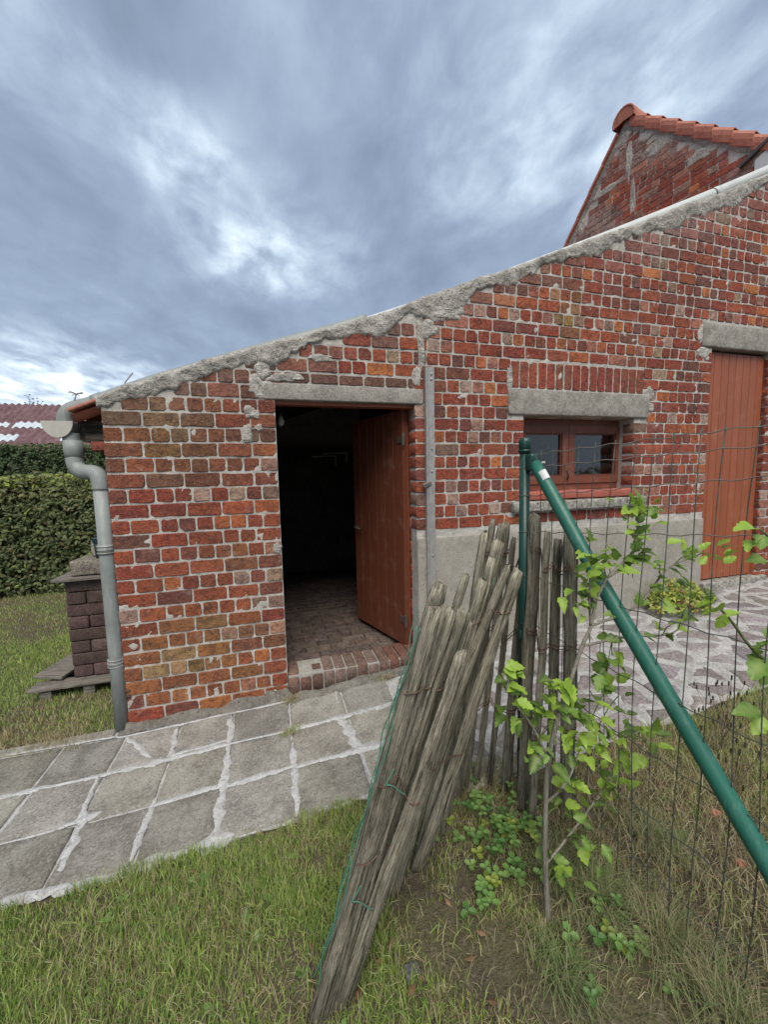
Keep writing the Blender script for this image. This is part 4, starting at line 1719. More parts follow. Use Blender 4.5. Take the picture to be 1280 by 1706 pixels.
rh = random.Random(21)
build_cloud('foliage', *leaf_cloud(rh, 17000, hs1, .075, hc1, .55, .15), HEDGEL, hedge)
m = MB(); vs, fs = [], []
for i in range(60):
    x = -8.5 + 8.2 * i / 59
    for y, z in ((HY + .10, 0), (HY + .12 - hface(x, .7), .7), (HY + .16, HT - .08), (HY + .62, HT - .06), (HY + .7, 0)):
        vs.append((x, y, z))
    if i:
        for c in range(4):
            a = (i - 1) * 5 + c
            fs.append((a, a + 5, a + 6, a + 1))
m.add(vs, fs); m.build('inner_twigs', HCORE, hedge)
for i in range(26):
    x = -8 + .3 * i + rh.uniform(-.1, .1)
    m = MB(); tube(m, [(x, HY + .06, -.02), (x + rh.uniform(-.05, .05), HY + .05, .35), (x + rh.uniform(-.1, .1), HY + .08, .8)], [.018, .015, .01], 6); m.build('stem', BARK, hedge)

# clipped conifer hedge behind
hedge2 = thing('hedge', (-8, 9, 0), 'tall clipped dark conifer hedge in front of the barn', 'hedge')


def hs2(r):
    x = r.uniform(-16, -1.2)
    if r.random() < .8:
        z = r.uniform(.9, 2.36)
        return (x, 8.0 - .06 * fbm(x * 3, z * 3), z), (0, -1, .3)
    return (x, 8.0 + r.uniform(0, .8), 2.38 + .05 * fbm(x * 3, 2) + r.gauss(0, .015)), (0, -.2, 1)


def hc2(r, p):
    c = lerp((0.030, 0.058, 0.022), (0.075, 0.115, 0.040), r.random())
    return lerp(c, (.12, .17, .05), r.uniform(0, .6) if p.z > 2.25 else 0)


build_cloud('foliage', *leaf_cloud(rh, 16000, hs2, .085, hc2, .5, .1), HEDGEL, hedge2)
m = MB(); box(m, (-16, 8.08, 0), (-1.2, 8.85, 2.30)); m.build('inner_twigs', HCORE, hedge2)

# bare little tree showing above the barn ridge
tr = thing('tree', (-11, 20.5, 0), 'thin distant tree tip above the barn ridge', 'tree')
m = MB(); tube(m, [(-11, 20.5, 0), (-11.05, 20.5, 3.0), (-11, 20.5, 5.1)], [.14, .09, .03], 7); m.build('trunk', BARK, tr)


def tsam(r):
    w = r.uniform(0, 6.28); d = abs(r.gauss(0, .42)); z = 5.0 + abs(r.gauss(0, .38)) - .2
    return (-11.05 + math.cos(w) * d, 20.5 + math.sin(w) * d * .5, z - d * .5), (0, -1, .3)


build_cloud('crown', *leaf_cloud(rh, 330, tsam, .10, lambda r, p: lerp((.05, .05, .035), (.10, .10, .06), r.random()), .8), HEDGEL, tr)
for i in range(12):
    w = rh.uniform(0, 6.28); d = rh.uniform(.2, .6)
    m = MB(); tube(m, [(-11, 20.5, 4.4 + rh.uniform(0, .3)), (-11 + math.cos(w) * d, 20.5, 5.1 + rh.uniform(0, .45))], [.025, .008], 5); m.build('branch', BARK, tr)

# ------------------------------------------------------------------ stacked pavers beside the shed
pal = thing('pallet', (-1.4, .75, 0), 'low wooden pallet under the stacked dark bricks', 'pallet')
for i, y in enumerate((.50, .72, .94)):
    rough_box('board', OLDWOOD, (-1.68, y, .075), (-1.10, y + .13, .097), pal, .004, .06, .003)
for x in (-1.62, -1.36, -1.14):
    rough_box('bearer', OLDWOOD, (x, .52, .0), (x + .07, 1.05, .074), pal, .004, .08, .003)
rough_box('loose_plank', OLDWOOD, (-1.66, .60, .115), (-1.46, 1.10, .137), None, .004, .06, .003, mat4=Matrix.Translation((-1.55, .8, .1)) @ Matrix.Rotation(R(-14), 4, 'Z') @ Matrix.Rotation(R(4), 4, 'Y') @ Matrix.Translation((1.55, -.8, -.1)))
tag(bpy.data.objects['loose_plank'], 'short grey plank lying on the pallet by the dark bricks', 'plank')
stk = thing('brick_stack', (-1.3, .68, .1), 'stack of dark purple clinker bricks standing on the pallet', 'brick stack')
zz = .099
for k_ in range(8):
    hgt = .0905
    if k_ % 2 == 0:
        cells = [(-1.445, -1.325), (-1.318, -1.198)]
        cells = [(a, b, y, y + .21) for a, b in cells for y in (.60, .82)]
    else:
        cells = [(-1.450, -1.200, y, y + .105) for y in (.60, .71, .82, .93)]
    for a, b, ya, yb in cells:
        sh = rb.uniform(.75, 1.25)
        d = rb.uniform(-.006, .006)
        rough_box('brick', CLINKER, (a + d, ya + rb.uniform(-.006, .004), zz + .001), (b + d, yb, zz + hgt - .001), stk, .010, .08, .003, col=(sh, sh * rb.uniform(.92, 1.02), sh))
    zz += hgt
for i, y in enumerate((.545, .715, .885)):
    rough_box('cover_board', OLDWOOD, (-1.50, y, zz + .002), (-1.15, y + .16, zz + .022), None, .003, .06, .003)
    o = [x for x in bpy.data.objects if x.name.startswith('cover_board')][-1]
    tag(o, ['front grey board laid across the top of the brick stack', 'middle grey board laid across the top of the brick stack', 'rear grey board laid across the top of the brick stack'][i], 'board')
tag(rough_box('stone_block', SILL, (-1.405, .60, zz + .023), (-1.17, .85, zz + .135), None, .015, .05, .006, col=(.75, .7, .66)), 'rough grey stone block on the boards of the brick stack', 'stone')
tag(rough_box('stone_lump', SILL, (-1.315, .72, zz + .136), (-1.235, .80, zz + .265), None, .025, .04, .012, col=(1.1, 1.05, 1.0)), 'small pale stone standing beside the dark plastic pot', 'stone')
pot = thing('flower_pot', (-1.225, .67, zz + .136), 'small dark green plastic pot on the stone block', 'pot')
m = MB(); tube(m, [(-1.225, .67, zz + .136), (-1.225, .67, zz + .26)], [.036, .048], 14); m.build('body', PLASTIC, pot, True)
m = MB(); tube(m, [(-1.225, .67, zz + .255), (-1.225, .67, zz + .285)], [.053, .054], 14); m.build('rim', PLASTIC, pot)

# wire stub and twig on the roof
m = MB(); tube(m, [(-.880, .3, 2.09), (-.872, .3, 2.15), (-.824, .3, 2.212)], .004, 6)
tag(m.build('roof_wire', GALV, None), 'short stiff wire sticking up from the roof edge', 'wire')
m = MB()
tube(m, [(-1.085, .1, 1.975), (-1.075, .1, 2.0), (-1.065, .1, 2.03)], .0035, 5)
for i in range(9):
    w = i * .7
    tube(m, [(-1.065, .1, 2.03), (-1.065 + .035 * math.cos(w), .1 + .02 * math.sin(w * 1.7), 2.032 + .012 * math.sin(w * 2.3))], .0022, 4)
tag(m.build('dry_weed', BARK, None), 'small dry weed growing at the pipe bend on the eave', 'weed')

# ------------------------------------------------------------------ chestnut paling, partly rolled up
pf = thing('paling_fence', (.75, -1.35, .09), 'weathered chestnut paling fence, half rolled and leaning over', 'fence')


def stake(B, T, w, seed, twist=0.0, tint=1.0, flat=.58):
    r = random.Random(seed)
    B, T = Vector(B), Vector(T)
    L_ = (T - B).length
    zt = (T - B).normalized()
    xt = Vector((1, 0, 0)); xt = (xt - zt * xt.dot(zt)).normalized()
    yt = zt.cross(xt)
    rot = Matrix((xt, yt, zt)).transposed().to_4x4()
    m4 = Matrix.Translation(B) @ rot @ Matrix.Rotation(twist, 4, 'Z')
    m = MB()
    ns, nr = 14, 30
    shape = [r.choice([r.uniform(.70, .88), r.uniform(.95, 1.2), r.uniform(.95, 1.2)]) for _ in range(ns)]
    vs, fs, cs = [], [], []
    ph = r.uniform(0, 50)
    top_slope = r.uniform(-.5, .5)
    for j in range(nr + 1):
        t = j / nr
        wob = (.35 * w * fbm(t * 2.2, ph), .35 * w * fbm(t * 2.2, ph + 9))
        tp = 1 - .06 * t + .12 * fbm(t * 6, ph + 3)
        if j == nr: tp *= .80
        for k2 in range(ns):
            a = 2 * math.pi * k2 / ns
            rr_ = w * shape[k2] * tp * (1 + .16 * fbm(k2 * 1.7 + ph, t * 4))
            x, y = math.cos(a) * rr_ + wob[0], math.sin(a) * rr_ * flat + wob[1]
            z_ = L_ * t + (x * top_slope * t ** 12 + r.uniform(-.006, .006) * (1 if j >= nr - 1 else 0))
            vs.append((x, y, z_))
            g_ = tint * (0.94 + .12 * r.random())
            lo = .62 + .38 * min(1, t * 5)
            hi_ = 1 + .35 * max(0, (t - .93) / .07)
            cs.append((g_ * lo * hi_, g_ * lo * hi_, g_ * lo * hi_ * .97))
    for j in range(nr):
        for k2 in range(ns):
            k3 = (k2 + 1) % ns
            fs.append((j * ns + k2, j * ns + k3, (j + 1) * ns + k3, (j + 1) * ns + k2))
    fs.append(tuple(nr * ns + k2 for k2 in range(ns))); fs.append(tuple(ns - 1 - k2 for k2 in range(ns)))
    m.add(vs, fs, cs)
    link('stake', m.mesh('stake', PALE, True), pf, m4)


#            base                 top                 half width
ST = [((.045, -1.665, .02), (.440, -1.605, 1.140), .031), ((.060, -1.640, .02), (.485, -1.585, 1.130), .030), ((.105, -1.615, .02), (.535, -1.570, 1.100), .028), ((.110, -1.655, .03), (.520, -1.630, 1.005), .023),
      ((.150, -1.560, .03), (.575, -1.520, 1.085), .025), ((.085, -1.600, .03), (.470, -1.540, 1.165), .024), ((.215, -1.500, .03), (.615, -1.470, 1.050), .022),
      ((.255, -1.44, .03), (.66, -1.40, .99), .024), ((.33, -1.43, .04), (.735, -1.38, 1.13), .026), ((.34, -1.40, .04), (.82, -1.40, 1.175), .024), ((.45, -1.39, .05), (.885, -1.37, 1.148), .022), ((.47, -1.34, .05), (.80, -1.33, 1.20), .022),
      ((.19, -1.51, .03), (.615, -1.46, 1.18), .022), ((.10, -1.56, .03), (.51, -1.50, 1.17), .026), ((.585, -1.28, .06), (.895, -1.22, 1.24), .026), ((.60, -1.30, .06), (.795, -1.28, 1.29), .023), ((.72, -1.18, .07), (.905, -1.16, 1.32), .021),
      ((.76, -1.15, .07), (.965, -1.14, 1.30), .019), ((.84, -1.13, .08), (.995, -1.14, 1.30), .018), ((.895, -1.16, .08), (.99, -1.19, 1.24), .017), ((.94, -1.22, .08), (1.025, -1.22, 1.31), .022),
      ((.95, -1.32, .09), (1.005, -1.31, 1.35), .025), ((.945, -1.40, .09), (1.005, -1.38, 1.29), .022), ((1.055, -1.36, .09), (1.085, -1.345, 1.25), .019), ((1.115, -1.40, .09), (1.10, -1.39, 1.285), .029)]
for i, (b, t, w) in enumerate(ST):
    stake(b, t, w, 300 + i, rb.uniform(-.8, .8), rb.uniform(.88, 1.15) if i < 16 else rb.uniform(.72, .90))


def at_stake(i, t, off=(0, -1)):
    b, tt, w = ST[i]
    p = Vector(b).lerp(Vector(tt), t)
    return p + Vector((off[0] * w * 1.05, off[1] * w * .85, 0))


def tie(idx, t, mat, r=.0016, name='binding_wire'):
    pts = []
    for q, i in enumerate(idx):
        s = 1 if q % 2 else -1
        pts += [at_stake(i, t + .006 * s, (-.9, -.55)), at_stake(i, t, (0, -1.15)), at_stake(i, t - .006 * s, (.9, -.55))]
    m = MB(); tube(m, smooth_path(pts, 4), r, 5); m.build(name, mat, pf, True)


for t in (.33, .62, .885):
    tie(list(range(16, 25)), t, RUST, .0022)
    tie(list(range(16, 25)), t + .012, RUST, .0018)
for t in (.40, .865):
    tie([8, 9, 10], t, RUST, .0022)
tie([0, 1, 2, 4], .40, RUST, .0020); tie([0, 3], .58, RUST, .002); tie([0, 1, 2, 4], .80, RUST, .002); tie([6, 7, 8], .55, RUST, .002)
tie([14, 15], .80, WIREC, .0018); tie([12, 13], .80, WIREC, .0018)
# green coated wire hanging loose along the roll
for k_ in range(3):
    pts = []
    for j in range(14):
        t = .12 + .84 * j / 13
        p = at_stake(0 if k_ < 2 else 5, t, (-1.05 - .35 * abs(math.sin(j * (1.1 + .2 * k_) + k_)), -.2 + .5 * math.sin(j * 1.3 + k_ * 2)))
        pts.append(p + Vector((-.003 * k_, .01 * k_ - .01, .0)))
    m = MB(); tube(m, smooth_path(pts, 4), .0017, 5); m.build('loose_wire', WIREC, pf, True)
for (i, t) in ((0, .585), (0, .32), (15, .72), (14, .84)):
    p = at_stake(i, t, (-.3, -1.2))
    pts = [p + Vector((.02 * math.cos(q * .9) + .004 * q, -.004, .045 - .011 * q + .008 * math.sin(q * 1.7))) for q in range(9)]
    m = MB(); tube(m, smooth_path(pts, 4), .0020, 5); m.build('loose_wire', WIREC, pf, True)
    pts = [p + Vector((.01 + .010 * q, -.004 + .001 * q, .01 - .014 * q)) for q in range(5)]
    m = MB(); tube(m, smooth_path(pts, 4), .0022, 5); m.build('binding_wire', RUST, pf, True)

# ------------------------------------------------------------------ green wire fence with strut
wfn = thing('wire_fence', (.985, -1.28, .11), 'green garden fence with post, sloping strut and wire mesh', 'fence')
m = MB(); tube(m, [(.985, -1.275, .0), (.978, -1.278, .9), (.973, -1.28, 1.60)], .0200, 20); po = m.build('post', GREEND, wfn, True)
m = MB(); tube(m, [(.973, -1.28, 1.595), (.973, -1.28, 1.640), (.973, -1.28, 1.652), (.973, -1.28, 1.656)], [.0235, .0235, .021, .011], 20); m.build('post_cap', GREEND, po, True)
m = MB(); tube(m, [(.973, -1.28, 1.600), (.973, -1.28, 1.608)], .0255, 20); m.build('ring', GREEND, po, True)
m = MB(); tube(m, [(.984, -1.325, 1.555), (.995, -1.36, 1.500), (1.047, -1.588, 1.150), (1.131, -2.036, .545), (1.19, -2.40, .06)], [.020, .0245, .0245, .0245, .0245], 20); stt = m.build('strut', GREEN, wfn, True)
rough_box('bracket', GREEND, (.962, -1.335, 1.525), (.998, -1.29, 1.590), wfn, .008, .02, .001)
m = MB(); tube(m, [(1.0, -1.325, 1.552), (1.024, -1.335, 1.556)], .006, 8); m.build('bolt', GALV, wfn)
# small paper label on the strut head
c0 = Vector((1.0, -1.372, 1.493))
ax = (Vector((1.047, -1.588, 1.150)) - Vector((.995, -1.36, 1.500))).normalized()
m = MB(); vs = []
nn0 = (CAM - c0); nn0 = (nn0 - ax * nn0.dot(ax)).normalized(); bb = ax.cross(nn0)
for j in range(2):
    for i in range(7):
        w = -.65 + 1.3 * i / 6
        vs.append(c0 + ax * (j * .038 - .03) + (nn0 * math.cos(w) + bb * math.sin(w)) * .0251)
m.add(vs, [(i, i + 1, i + 8, i + 7) for i in range(6)]); m.build('label', WHITE, stt)


def mesh_pt(s, z):
    """wire mesh: s metres from the post towards the camera, leaning out a little at the top of the far end"""
    f_ = s / .8
    x = .99 + .185 * s + .035 * f_ * max(0, (z - .75)) ** 2 * 2.0 + .012 * math.sin(s * 7 + z * 2)
    y = -1.285 - .983 * s + .03 * f_ * max(0, (z - .6))
    return Vector((x, y, z))


HZ = [1.585, 1.535, 1.425, 1.28, 1.10, .90, .70, .50, .32, .18]
for i, z in enumerate(HZ):
    pts = []
    for j in range(49):
        s = -.03 + 1.15 * j / 48
        zz_ = z + (.055 * s if i < 2 else .10 * s * (1 if i < 4 else -.3)) + .0035 * math.sin(s * 62 + i) - .05 * s * (i > 4)
        p = mesh_pt(s, zz_) + Vector((-.004, 0, 0))
        pts.append(p)
    m = MB(); tube(m, pts, .0016, 5); m.build('horizontal_wire', WIREL if i < 4 else WIREG, wfn, True)
for i, z in enumerate(HZ[:9]):
    m = MB(); tube(m, [(.976 + .0222 * math.cos(w), -1.279 + .0222 * math.sin(w), z + .004 * math.sin(w * 2)) for w in [q * math.pi / 9 for q in range(19)]], .0014, 5, caps=False); m.build('wire_tie', WIREL if i < 4 else WIREG, wfn, True)
rough_box('clamp', GREEND, (.948, -1.300, .84), (.962, -1.28, .875), wfn, .003, .02, .001)
nw = 19
for j in range(nw):
    s = .055 + 1.02 * j / (nw - 1) + rb.uniform(-.006, .006)
    pts = [mesh_pt(s + .006 * math.sin(z * 5 + j), z) for z in [zg(1.1) + .0 + (1.60 + .05 * s - zg(1.1)) * q / 14 for q in range(15)]]
    m = MB(); tube(m, pts, .0015, 5); m.build('vertical_wire', WIREG, wfn, True)

# ------------------------------------------------------------------ hibiscus
def leaf_mesh(seed, base, tip):
    r = random.Random(seed)
    half = [(.0, .0), (.12, .07), (.25, .20), (.29, .31), (.36, .43), (.27, .48), (.23, .56), (.27, .66), (.17, .72), (.14, .83), (.05, .92)]
    half = [(x * r.uniform(.85, 1.15), y) for x, y in half]
    vs, cs = [], []
    fold = r.uniform(.10, .55); droop = r.uniform(.05, .75)

    def put(x, y):
        z_ = abs(x) * fold * 1.6 - droop * y * y * .8 + .03 * math.sin(y * 20 + x * 9)
        vs.append((x, y, z_))
        c = lerp(base, tip, min(1, .25 + .75 * y)) if abs(x) > .01 else lerp(base, (.55, .62, .2), .35)
        s_ = r.uniform(.9, 1.1)
        cs.append(tuple(min(.9, q * s_) for q in c))
    mids = [0, .12, .3, .5, .7, .88, 1.0]
    for y in mids: put(0, y)
    nm = len(mids)
    for x, y in half: put(x, y)
    for x, y in half: put(-x, y)
    nh = len(half)
    fs = []
    for sgn, o in ((1, nm), (-1, nm + nh)):
        mi = 0
        for k_ in range(nh - 1):
            a, b = o + k_, o + k_ + 1
            while mi < nm - 2 and mids[mi + 1] < half[k_][1] + .02:
                fs.append((mi, a, mi + 1) if sgn > 0 else (mi, mi + 1, a)); mi += 1
            fs.append((mi, a, b) if sgn > 0 else (mi, b, a))
        while mi < nm - 1:
            fs.append((mi, o + nh - 1, mi + 1) if sgn > 0 else (mi, mi + 1, o + nh - 1)); mi += 1
    m = MB(); m.add(vs, fs, cs)
    return m.mesh('leaf', LEAF, True)


LEAVES = {'young': [leaf_mesh(60 + i, (0.20, 0.38, 0.035), (0.40, 0.58, 0.07)) for i in range(5)],
          'mid': [leaf_mesh(70 + i, (0.085, 0.20, 0.028), (0.17, 0.32, 0.05)) for i in range(5)],
          'old': [leaf_mesh(80 + i, (0.040, 0.105, 0.022), (0.075, 0.165, 0.035)) for i in range(4)]}


def put_leaf(parent, p, d, size, age, r, up=(0, 0, 1)):
    d = Vector(d).normalized()
    n_ = Vector(up) + Vector((r.gauss(0, .35), r.gauss(0, .35) - .35, r.gauss(0, .2)))
    n_ = (n_ - d * n_.dot(d)).normalized()
    x = d.cross(n_)
    m4 = Matrix.Translation(p) @ Matrix((x, d, n_)).transposed().to_4x4() @ Matrix.Scale(size, 4)
    link('leaf', r.choice(LEAVES[age]), parent, m4)


rl = random.Random(8)
hib = thing('hibiscus_shrub', (.795, -1.68, .08), 'young hibiscus shrub with bright lobed leaves before the wire fence', 'shrub')
BRA = {'trunk': [(0.785, -1.69, 0.05), (0.775, -1.68, 0.276), (0.770, -1.68, 0.495), (0.778, -1.68, 0.64), (0.808, -1.68, 0.766), (0.848, -1.68, 0.87), (0.893, -1.68, 0.985), (0.935, -1.67, 1.04), (0.96, -1.66, 1.11), (1.0, -1.66, 1.184)],
       'b1': [(1.0, -1.66, 1.184), (1.085, -1.645, 1.225), (1.145, -1.63, 1.26), (1.165, -1.62, 1.343), (1.17, -1.61, 1.421)],
       'b2': [(0.778, -1.68, 0.288), (0.946, -1.64, 0.35), (1.07, -1.62, 0.429), (1.145, -1.6, 0.471)], 'b3': [(0.893, -1.68, 0.985), (1.101, -1.64, 0.967), (1.33, -1.63, 0.945), (1.43, -1.61, 0.996)],
       'b4': [(0.935, -1.67, 1.04), (1.144, -1.65, 1.074), (1.29, -1.63, 1.178), (1.45, -1.61, 1.205)], 'b5': [(1.0, -1.66, 1.184), (1.09, -1.65, 1.213), (1.17, -1.64, 1.255)],
       'b6': [(0.778, -1.68, 0.640), (0.726, -1.67, 0.751), (0.638, -1.68, 0.872), (0.605, -1.69, 0.952)], 'b7': [(0.848, -1.68, 0.87), (0.816, -1.67, 0.87), (0.774, -1.68, 0.90)],
       'b8': [(0.808, -1.68, 0.766), (0.977, -1.64, 0.70), (1.12, -1.63, 0.60)], 'b9': [(0.935, -1.67, 1.04), (0.925, -1.67, 1.13), (0.92, -1.68, 1.25)], 'b10': [(.77, -1.68, .495), (.84, -1.69, .56), (.90, -1.67, .62)], 'b11': [(.96, -1.66, 1.11), (.91, -1.67, 1.15), (.90, -1.67, 1.19)]}
for nm, pl_ in BRA.items():
    th = .0095 if nm == 'trunk' else .0045
    P_ = smooth_path(pl_, 5)
    rs_ = [th * (1 - .62 * i / len(P_)) for i in range(len(P_))]
    m = MB(); tube(m, P_, rs_, 8); m.build('stem' if nm != 'trunk' else 'trunk', BARK, hib, True)
    if nm == 'trunk':
        continue
    for j in range(3, len(P_) - 1, 2):
        d = (P_[min(j + 1, len(P_) - 1)] - P_[j - 1]).normalized()
        for _ in range(2 if nm in ('b1', 'b3', 'b4', 'b5', 'b9') else 1):
            put_leaf(hib, P_[j], d + Vector((rl.gauss(0, .7), rl.gauss(-.3, .5), rl.gauss(-.1, .5))), rl.uniform(.035, .060), rl.choice(['mid', 'mid', 'old', 'young']), rl)
LV = [(0.631, 0.936), (0.652, 0.876), (0.659, 0.765), (0.718, 0.68), (0.769, 0.826), (0.825, 0.785), (0.812, 0.856), (0.738, 0.774), (0.896, 0.731), (0.993, 0.679), (0.97, 0.632), (1.146, 0.646), (1.197, 0.598), (1.098, 0.564), (0.843, 0.559), (0.834, 0.448), (0.893, 0.442),
      (0.776, 0.308), (0.821, 0.246), (0.876, 0.215), (0.921, 0.304), (0.972, 0.267), (1.004, 0.41), (1.06, 0.461), (1.118, 1.411), (1.152, 1.375), (1.077, 1.398), (1.109, 1.339), (0.935, 1.261), (0.976, 1.22), (1.006, 1.237), (0.908, 1.198), (0.951, 1.136), (0.884, 1.102),
      (1.218, 1.209), (1.351, 1.226), (1.45, 1.222), (1.302, 1.156), (1.2, 1.089), (1.338, 1.026), (1.408, 1.033), (1.28, 0.991), (1.031, 0.924), (0.984, 0.908), (1.014, 0.866), (1.063, 0.779), (1.012, 0.81), (0.851, 0.69), (0.923, 0.622), (1.044, 0.647), (0.762, 0.65), (0.894, 0.792)]
TIPS = [(.605, .952), (1.13, 1.421), (.92, 1.25), (1.43, 1.205), (1.14, .471), (1.42, .996), (1.12, .60), (.774, .90), (.90, .62), (1.15, 1.255)]
for i, (x, z) in enumerate(LV):
    tipd = min(math.hypot(x - a, z - b) for a, b in TIPS)
    a = min((p for q in BRA.values() for p in smooth_path(q, 4)), key=lambda p: (p.x - x) ** 2 + (p.z - z) ** 2)
    out_ = Vector((x - a.x, -.02, z - a.z + .01))
    if out_.length > .03:   # petiole
        m = MB(); tube(m, smooth_path([a, a.lerp(Vector((x, -1.66, z)), .5) + Vector((0, 0, .01)), Vector((x, -1.66, z))], 3), .0016, 5, (.16, .24, .06)); m.build('petiole', LEAF, hib)
    big_ = 1.0 if i < 14 or i > 41 else .85
    for q in range(5 if tipd > .09 else 7):
        age = 'young' if (tipd < .12 and rl.random() < .8) or rl.random() < .30 else rl.choice(['mid', 'mid', 'old'])
        d = out_.normalized() + Vector((rl.gauss(0, .75), rl.gauss(-.35, .5), rl.gauss(-.05, .5)))
        put_leaf(hib, Vector((x + rl.gauss(0, .020), -1.66 + rl.gauss(0, .030), z + rl.gauss(0, .020))), d, rl.choice([rl.uniform(.026, .042), rl.uniform(.040, .060), rl.uniform(.046, .068)]) * big_, age, rl)

hib2 = thing('hibiscus_shrub', (1.32, -2.0, .12), 'leafy hibiscus shoots reaching in over the fence at the picture edge', 'shrub')
for pl_ in ([(1.34, -2.0, .10), (1.36, -2.0, .6), (1.30, -1.99, .92), (1.121, -1.985, 1.069), (1.045, -1.98, 1.150), (1.000, -1.98, 1.190)], [(1.36, -2.0, .6), (1.30, -1.99, 1.1), (1.20, -1.985, 1.3), (1.12, -1.98, 1.37)], [(1.36, -2.0, .6), (1.28, -1.98, .80), (1.16, -1.98, .89)]):
    P_ = smooth_path(pl_, 5)
    m = MB(); tube(m, P_, [.006 * (1 - .6 * i / len(P_)) for i in range(len(P_))], 7, (.75, .95, .55)); m.build('stem', BARK, hib2, True)
for (x, z, dx, dz, sz, age) in ((1.09, 1.375, -.9, .1, .075, 'young'), (1.11, 1.36, -.5, -.4, .06, 'mid'), (1.10, 1.345, -1, -.25, .065, 'young'), (1.13, 1.30, -1, .1, .06, 'mid'), (1.0, 1.19, -1, .12, .095, 'young'), (1.01, 1.17, .8, .3, .05, 'young'),
                               (1.005, 1.18, -.2, -.9, .05, 'young'), (1.12, 1.07, .5, .6, .06, 'mid'), (1.13, 1.06, -.7, .7, .05, 'mid'), (1.16, 1.05, -1, -.3, .10, 'mid'), (1.17, 1.04, -.5, -.9, .08, 'mid'), (1.16, .905, -1, .1, .085, 'mid'), (1.17, .89, -.7, -.4, .07, 'young'), (1.155, 1.10, .4, .3, .05, 'mid')):
    put_leaf(hib2, Vector((x, -1.985, z)), (dx, rl.gauss(-.1, .15), dz), sz * .85, age, rl)

# ------------------------------------------------------------------ low plants
def clump(name, loc, label, cat, n_, rad, h, cols, size, seed):
    t = thing(name, loc, label, cat)
    r = random.Random(seed)

    def sam(rr):
        w = rr.uniform(0, 6.28); d = math.sqrt(rr.random()) * rad
        hh = h * math.sqrt(max(0, 1 - (d / rad) ** 2)) * rr.uniform(.45, 1.0)
        return (loc[0] + math.cos(w) * d, loc[1] + math.sin(w) * d * .7, loc[2] + .01 + hh), (math.cos(w) * .5, math.sin(w) * .5 - .4, 1)
    build_cloud('foliage', *leaf_cloud(r, n_, sam, size, cols, .45), LEAF, t)
    for i in range(14):
        p, _ = sam(r)
        m = MB(); tube(m, [(loc[0] + r.uniform(-.04, .04), loc[1], loc[2] - .01), p], .0022, 5); m.build('stem', BARK, t)
    return t


clump('geranium_clump', (3.36, -.19, zg(3.36)), 'low yellow-green leafy clump growing at the foot of the plinth', 'plant', 800, .28, .27, lambda r, p: lerp((.13, .21, .04), (.52, .52, .11), r.random() ** 1.1) if r.random() > .08 else (.30, .18, .06), .046, 31)
clump('geranium_clump', (3.70, -.16, zg(3.70)), 'small green leafy tuft between the plinth clump and board door', 'plant', 160, .12, .13, lambda r, p: lerp((.06, .13, .03), (.26, .32, .07), r.random()), .036, 32)

# strawberry-like runners: round leaflets in threes
COVER = [(0.841, -1.314), (0.91, -1.296), (0.914, -1.372), (0.83, -1.394), (0.833, -1.447), (0.763, -1.394), (0.739, -1.344), (0.889, -1.444), (0.762, -1.513), (0.662, -1.475), (0.66, -1.558), (0.719, -1.54), (0.622, -1.601), (0.814, -1.511), (0.815, -1.577), (0.912, -1.762),
         (0.893, -1.802), (0.902, -1.836), (0.814, -1.859), (0.907, -1.851), (0.713, -1.472), (0.603, -1.537), (0.6, -1.275), (0.511, -1.267), (0.841, -1.115), (.80, -1.30), (.86, -1.36), (.80, -1.44), (.70, -1.42), (.87, -1.41), (.78, -1.37)]
rc = random.Random(14)
gcov = MB()
for (x, y) in COVER:
    for q in range(rc.choice([3, 4, 5])):
        bx, by = x + rc.gauss(0, .045), y + rc.gauss(0, .045)
        bz = zg(bx) + rc.uniform(.02, .085)
        tone = rc.random()
        c0_ = lerp((.09, .20, .055), (.24, .40, .11), tone) if rc.random() > .15 else (.30, .36, .07)
        tube(gcov, [(x, y, zg(x)), ((x + bx) / 2, (y + by) / 2, bz * .8 + zg(x) * .2), (bx, by, bz)], .0012, 4, (.14, .2, .06))
        a0 = rc.uniform(0, 6.28); s_ = rc.uniform(.009, .015)
        for l_ in range(3):
            a = a0 + l_ * 2.09
            dirv = Vector((math.cos(a), math.sin(a), rc.uniform(-.1, .25))).normalized(); side = Vector((-math.sin(a), math.cos(a), 0))
            c = Vector((bx, by, bz)) + dirv * s_ * 1.05
            vv = [c + Vector((0, 0, -.002))]
            for i in range(10):
                w = 6.283 * i / 10
                k_ = s_ * (1 if i % 2 else .88)
                vv.append(c + dirv * math.cos(w) * k_ + side * math.sin(w) * k_ * .85 + Vector((0, 0, .25 * abs(math.sin(w)) * s_)))
            gcov.add(vv, [(0, i + 1, (i + 1) % 10 + 1) for i in range(10)], c0_)
tag(gcov.build('ground_cover', LEAF, None), 'round green three-part leaves creeping at the foot of the palings', 'ground cover', kind='stuff')


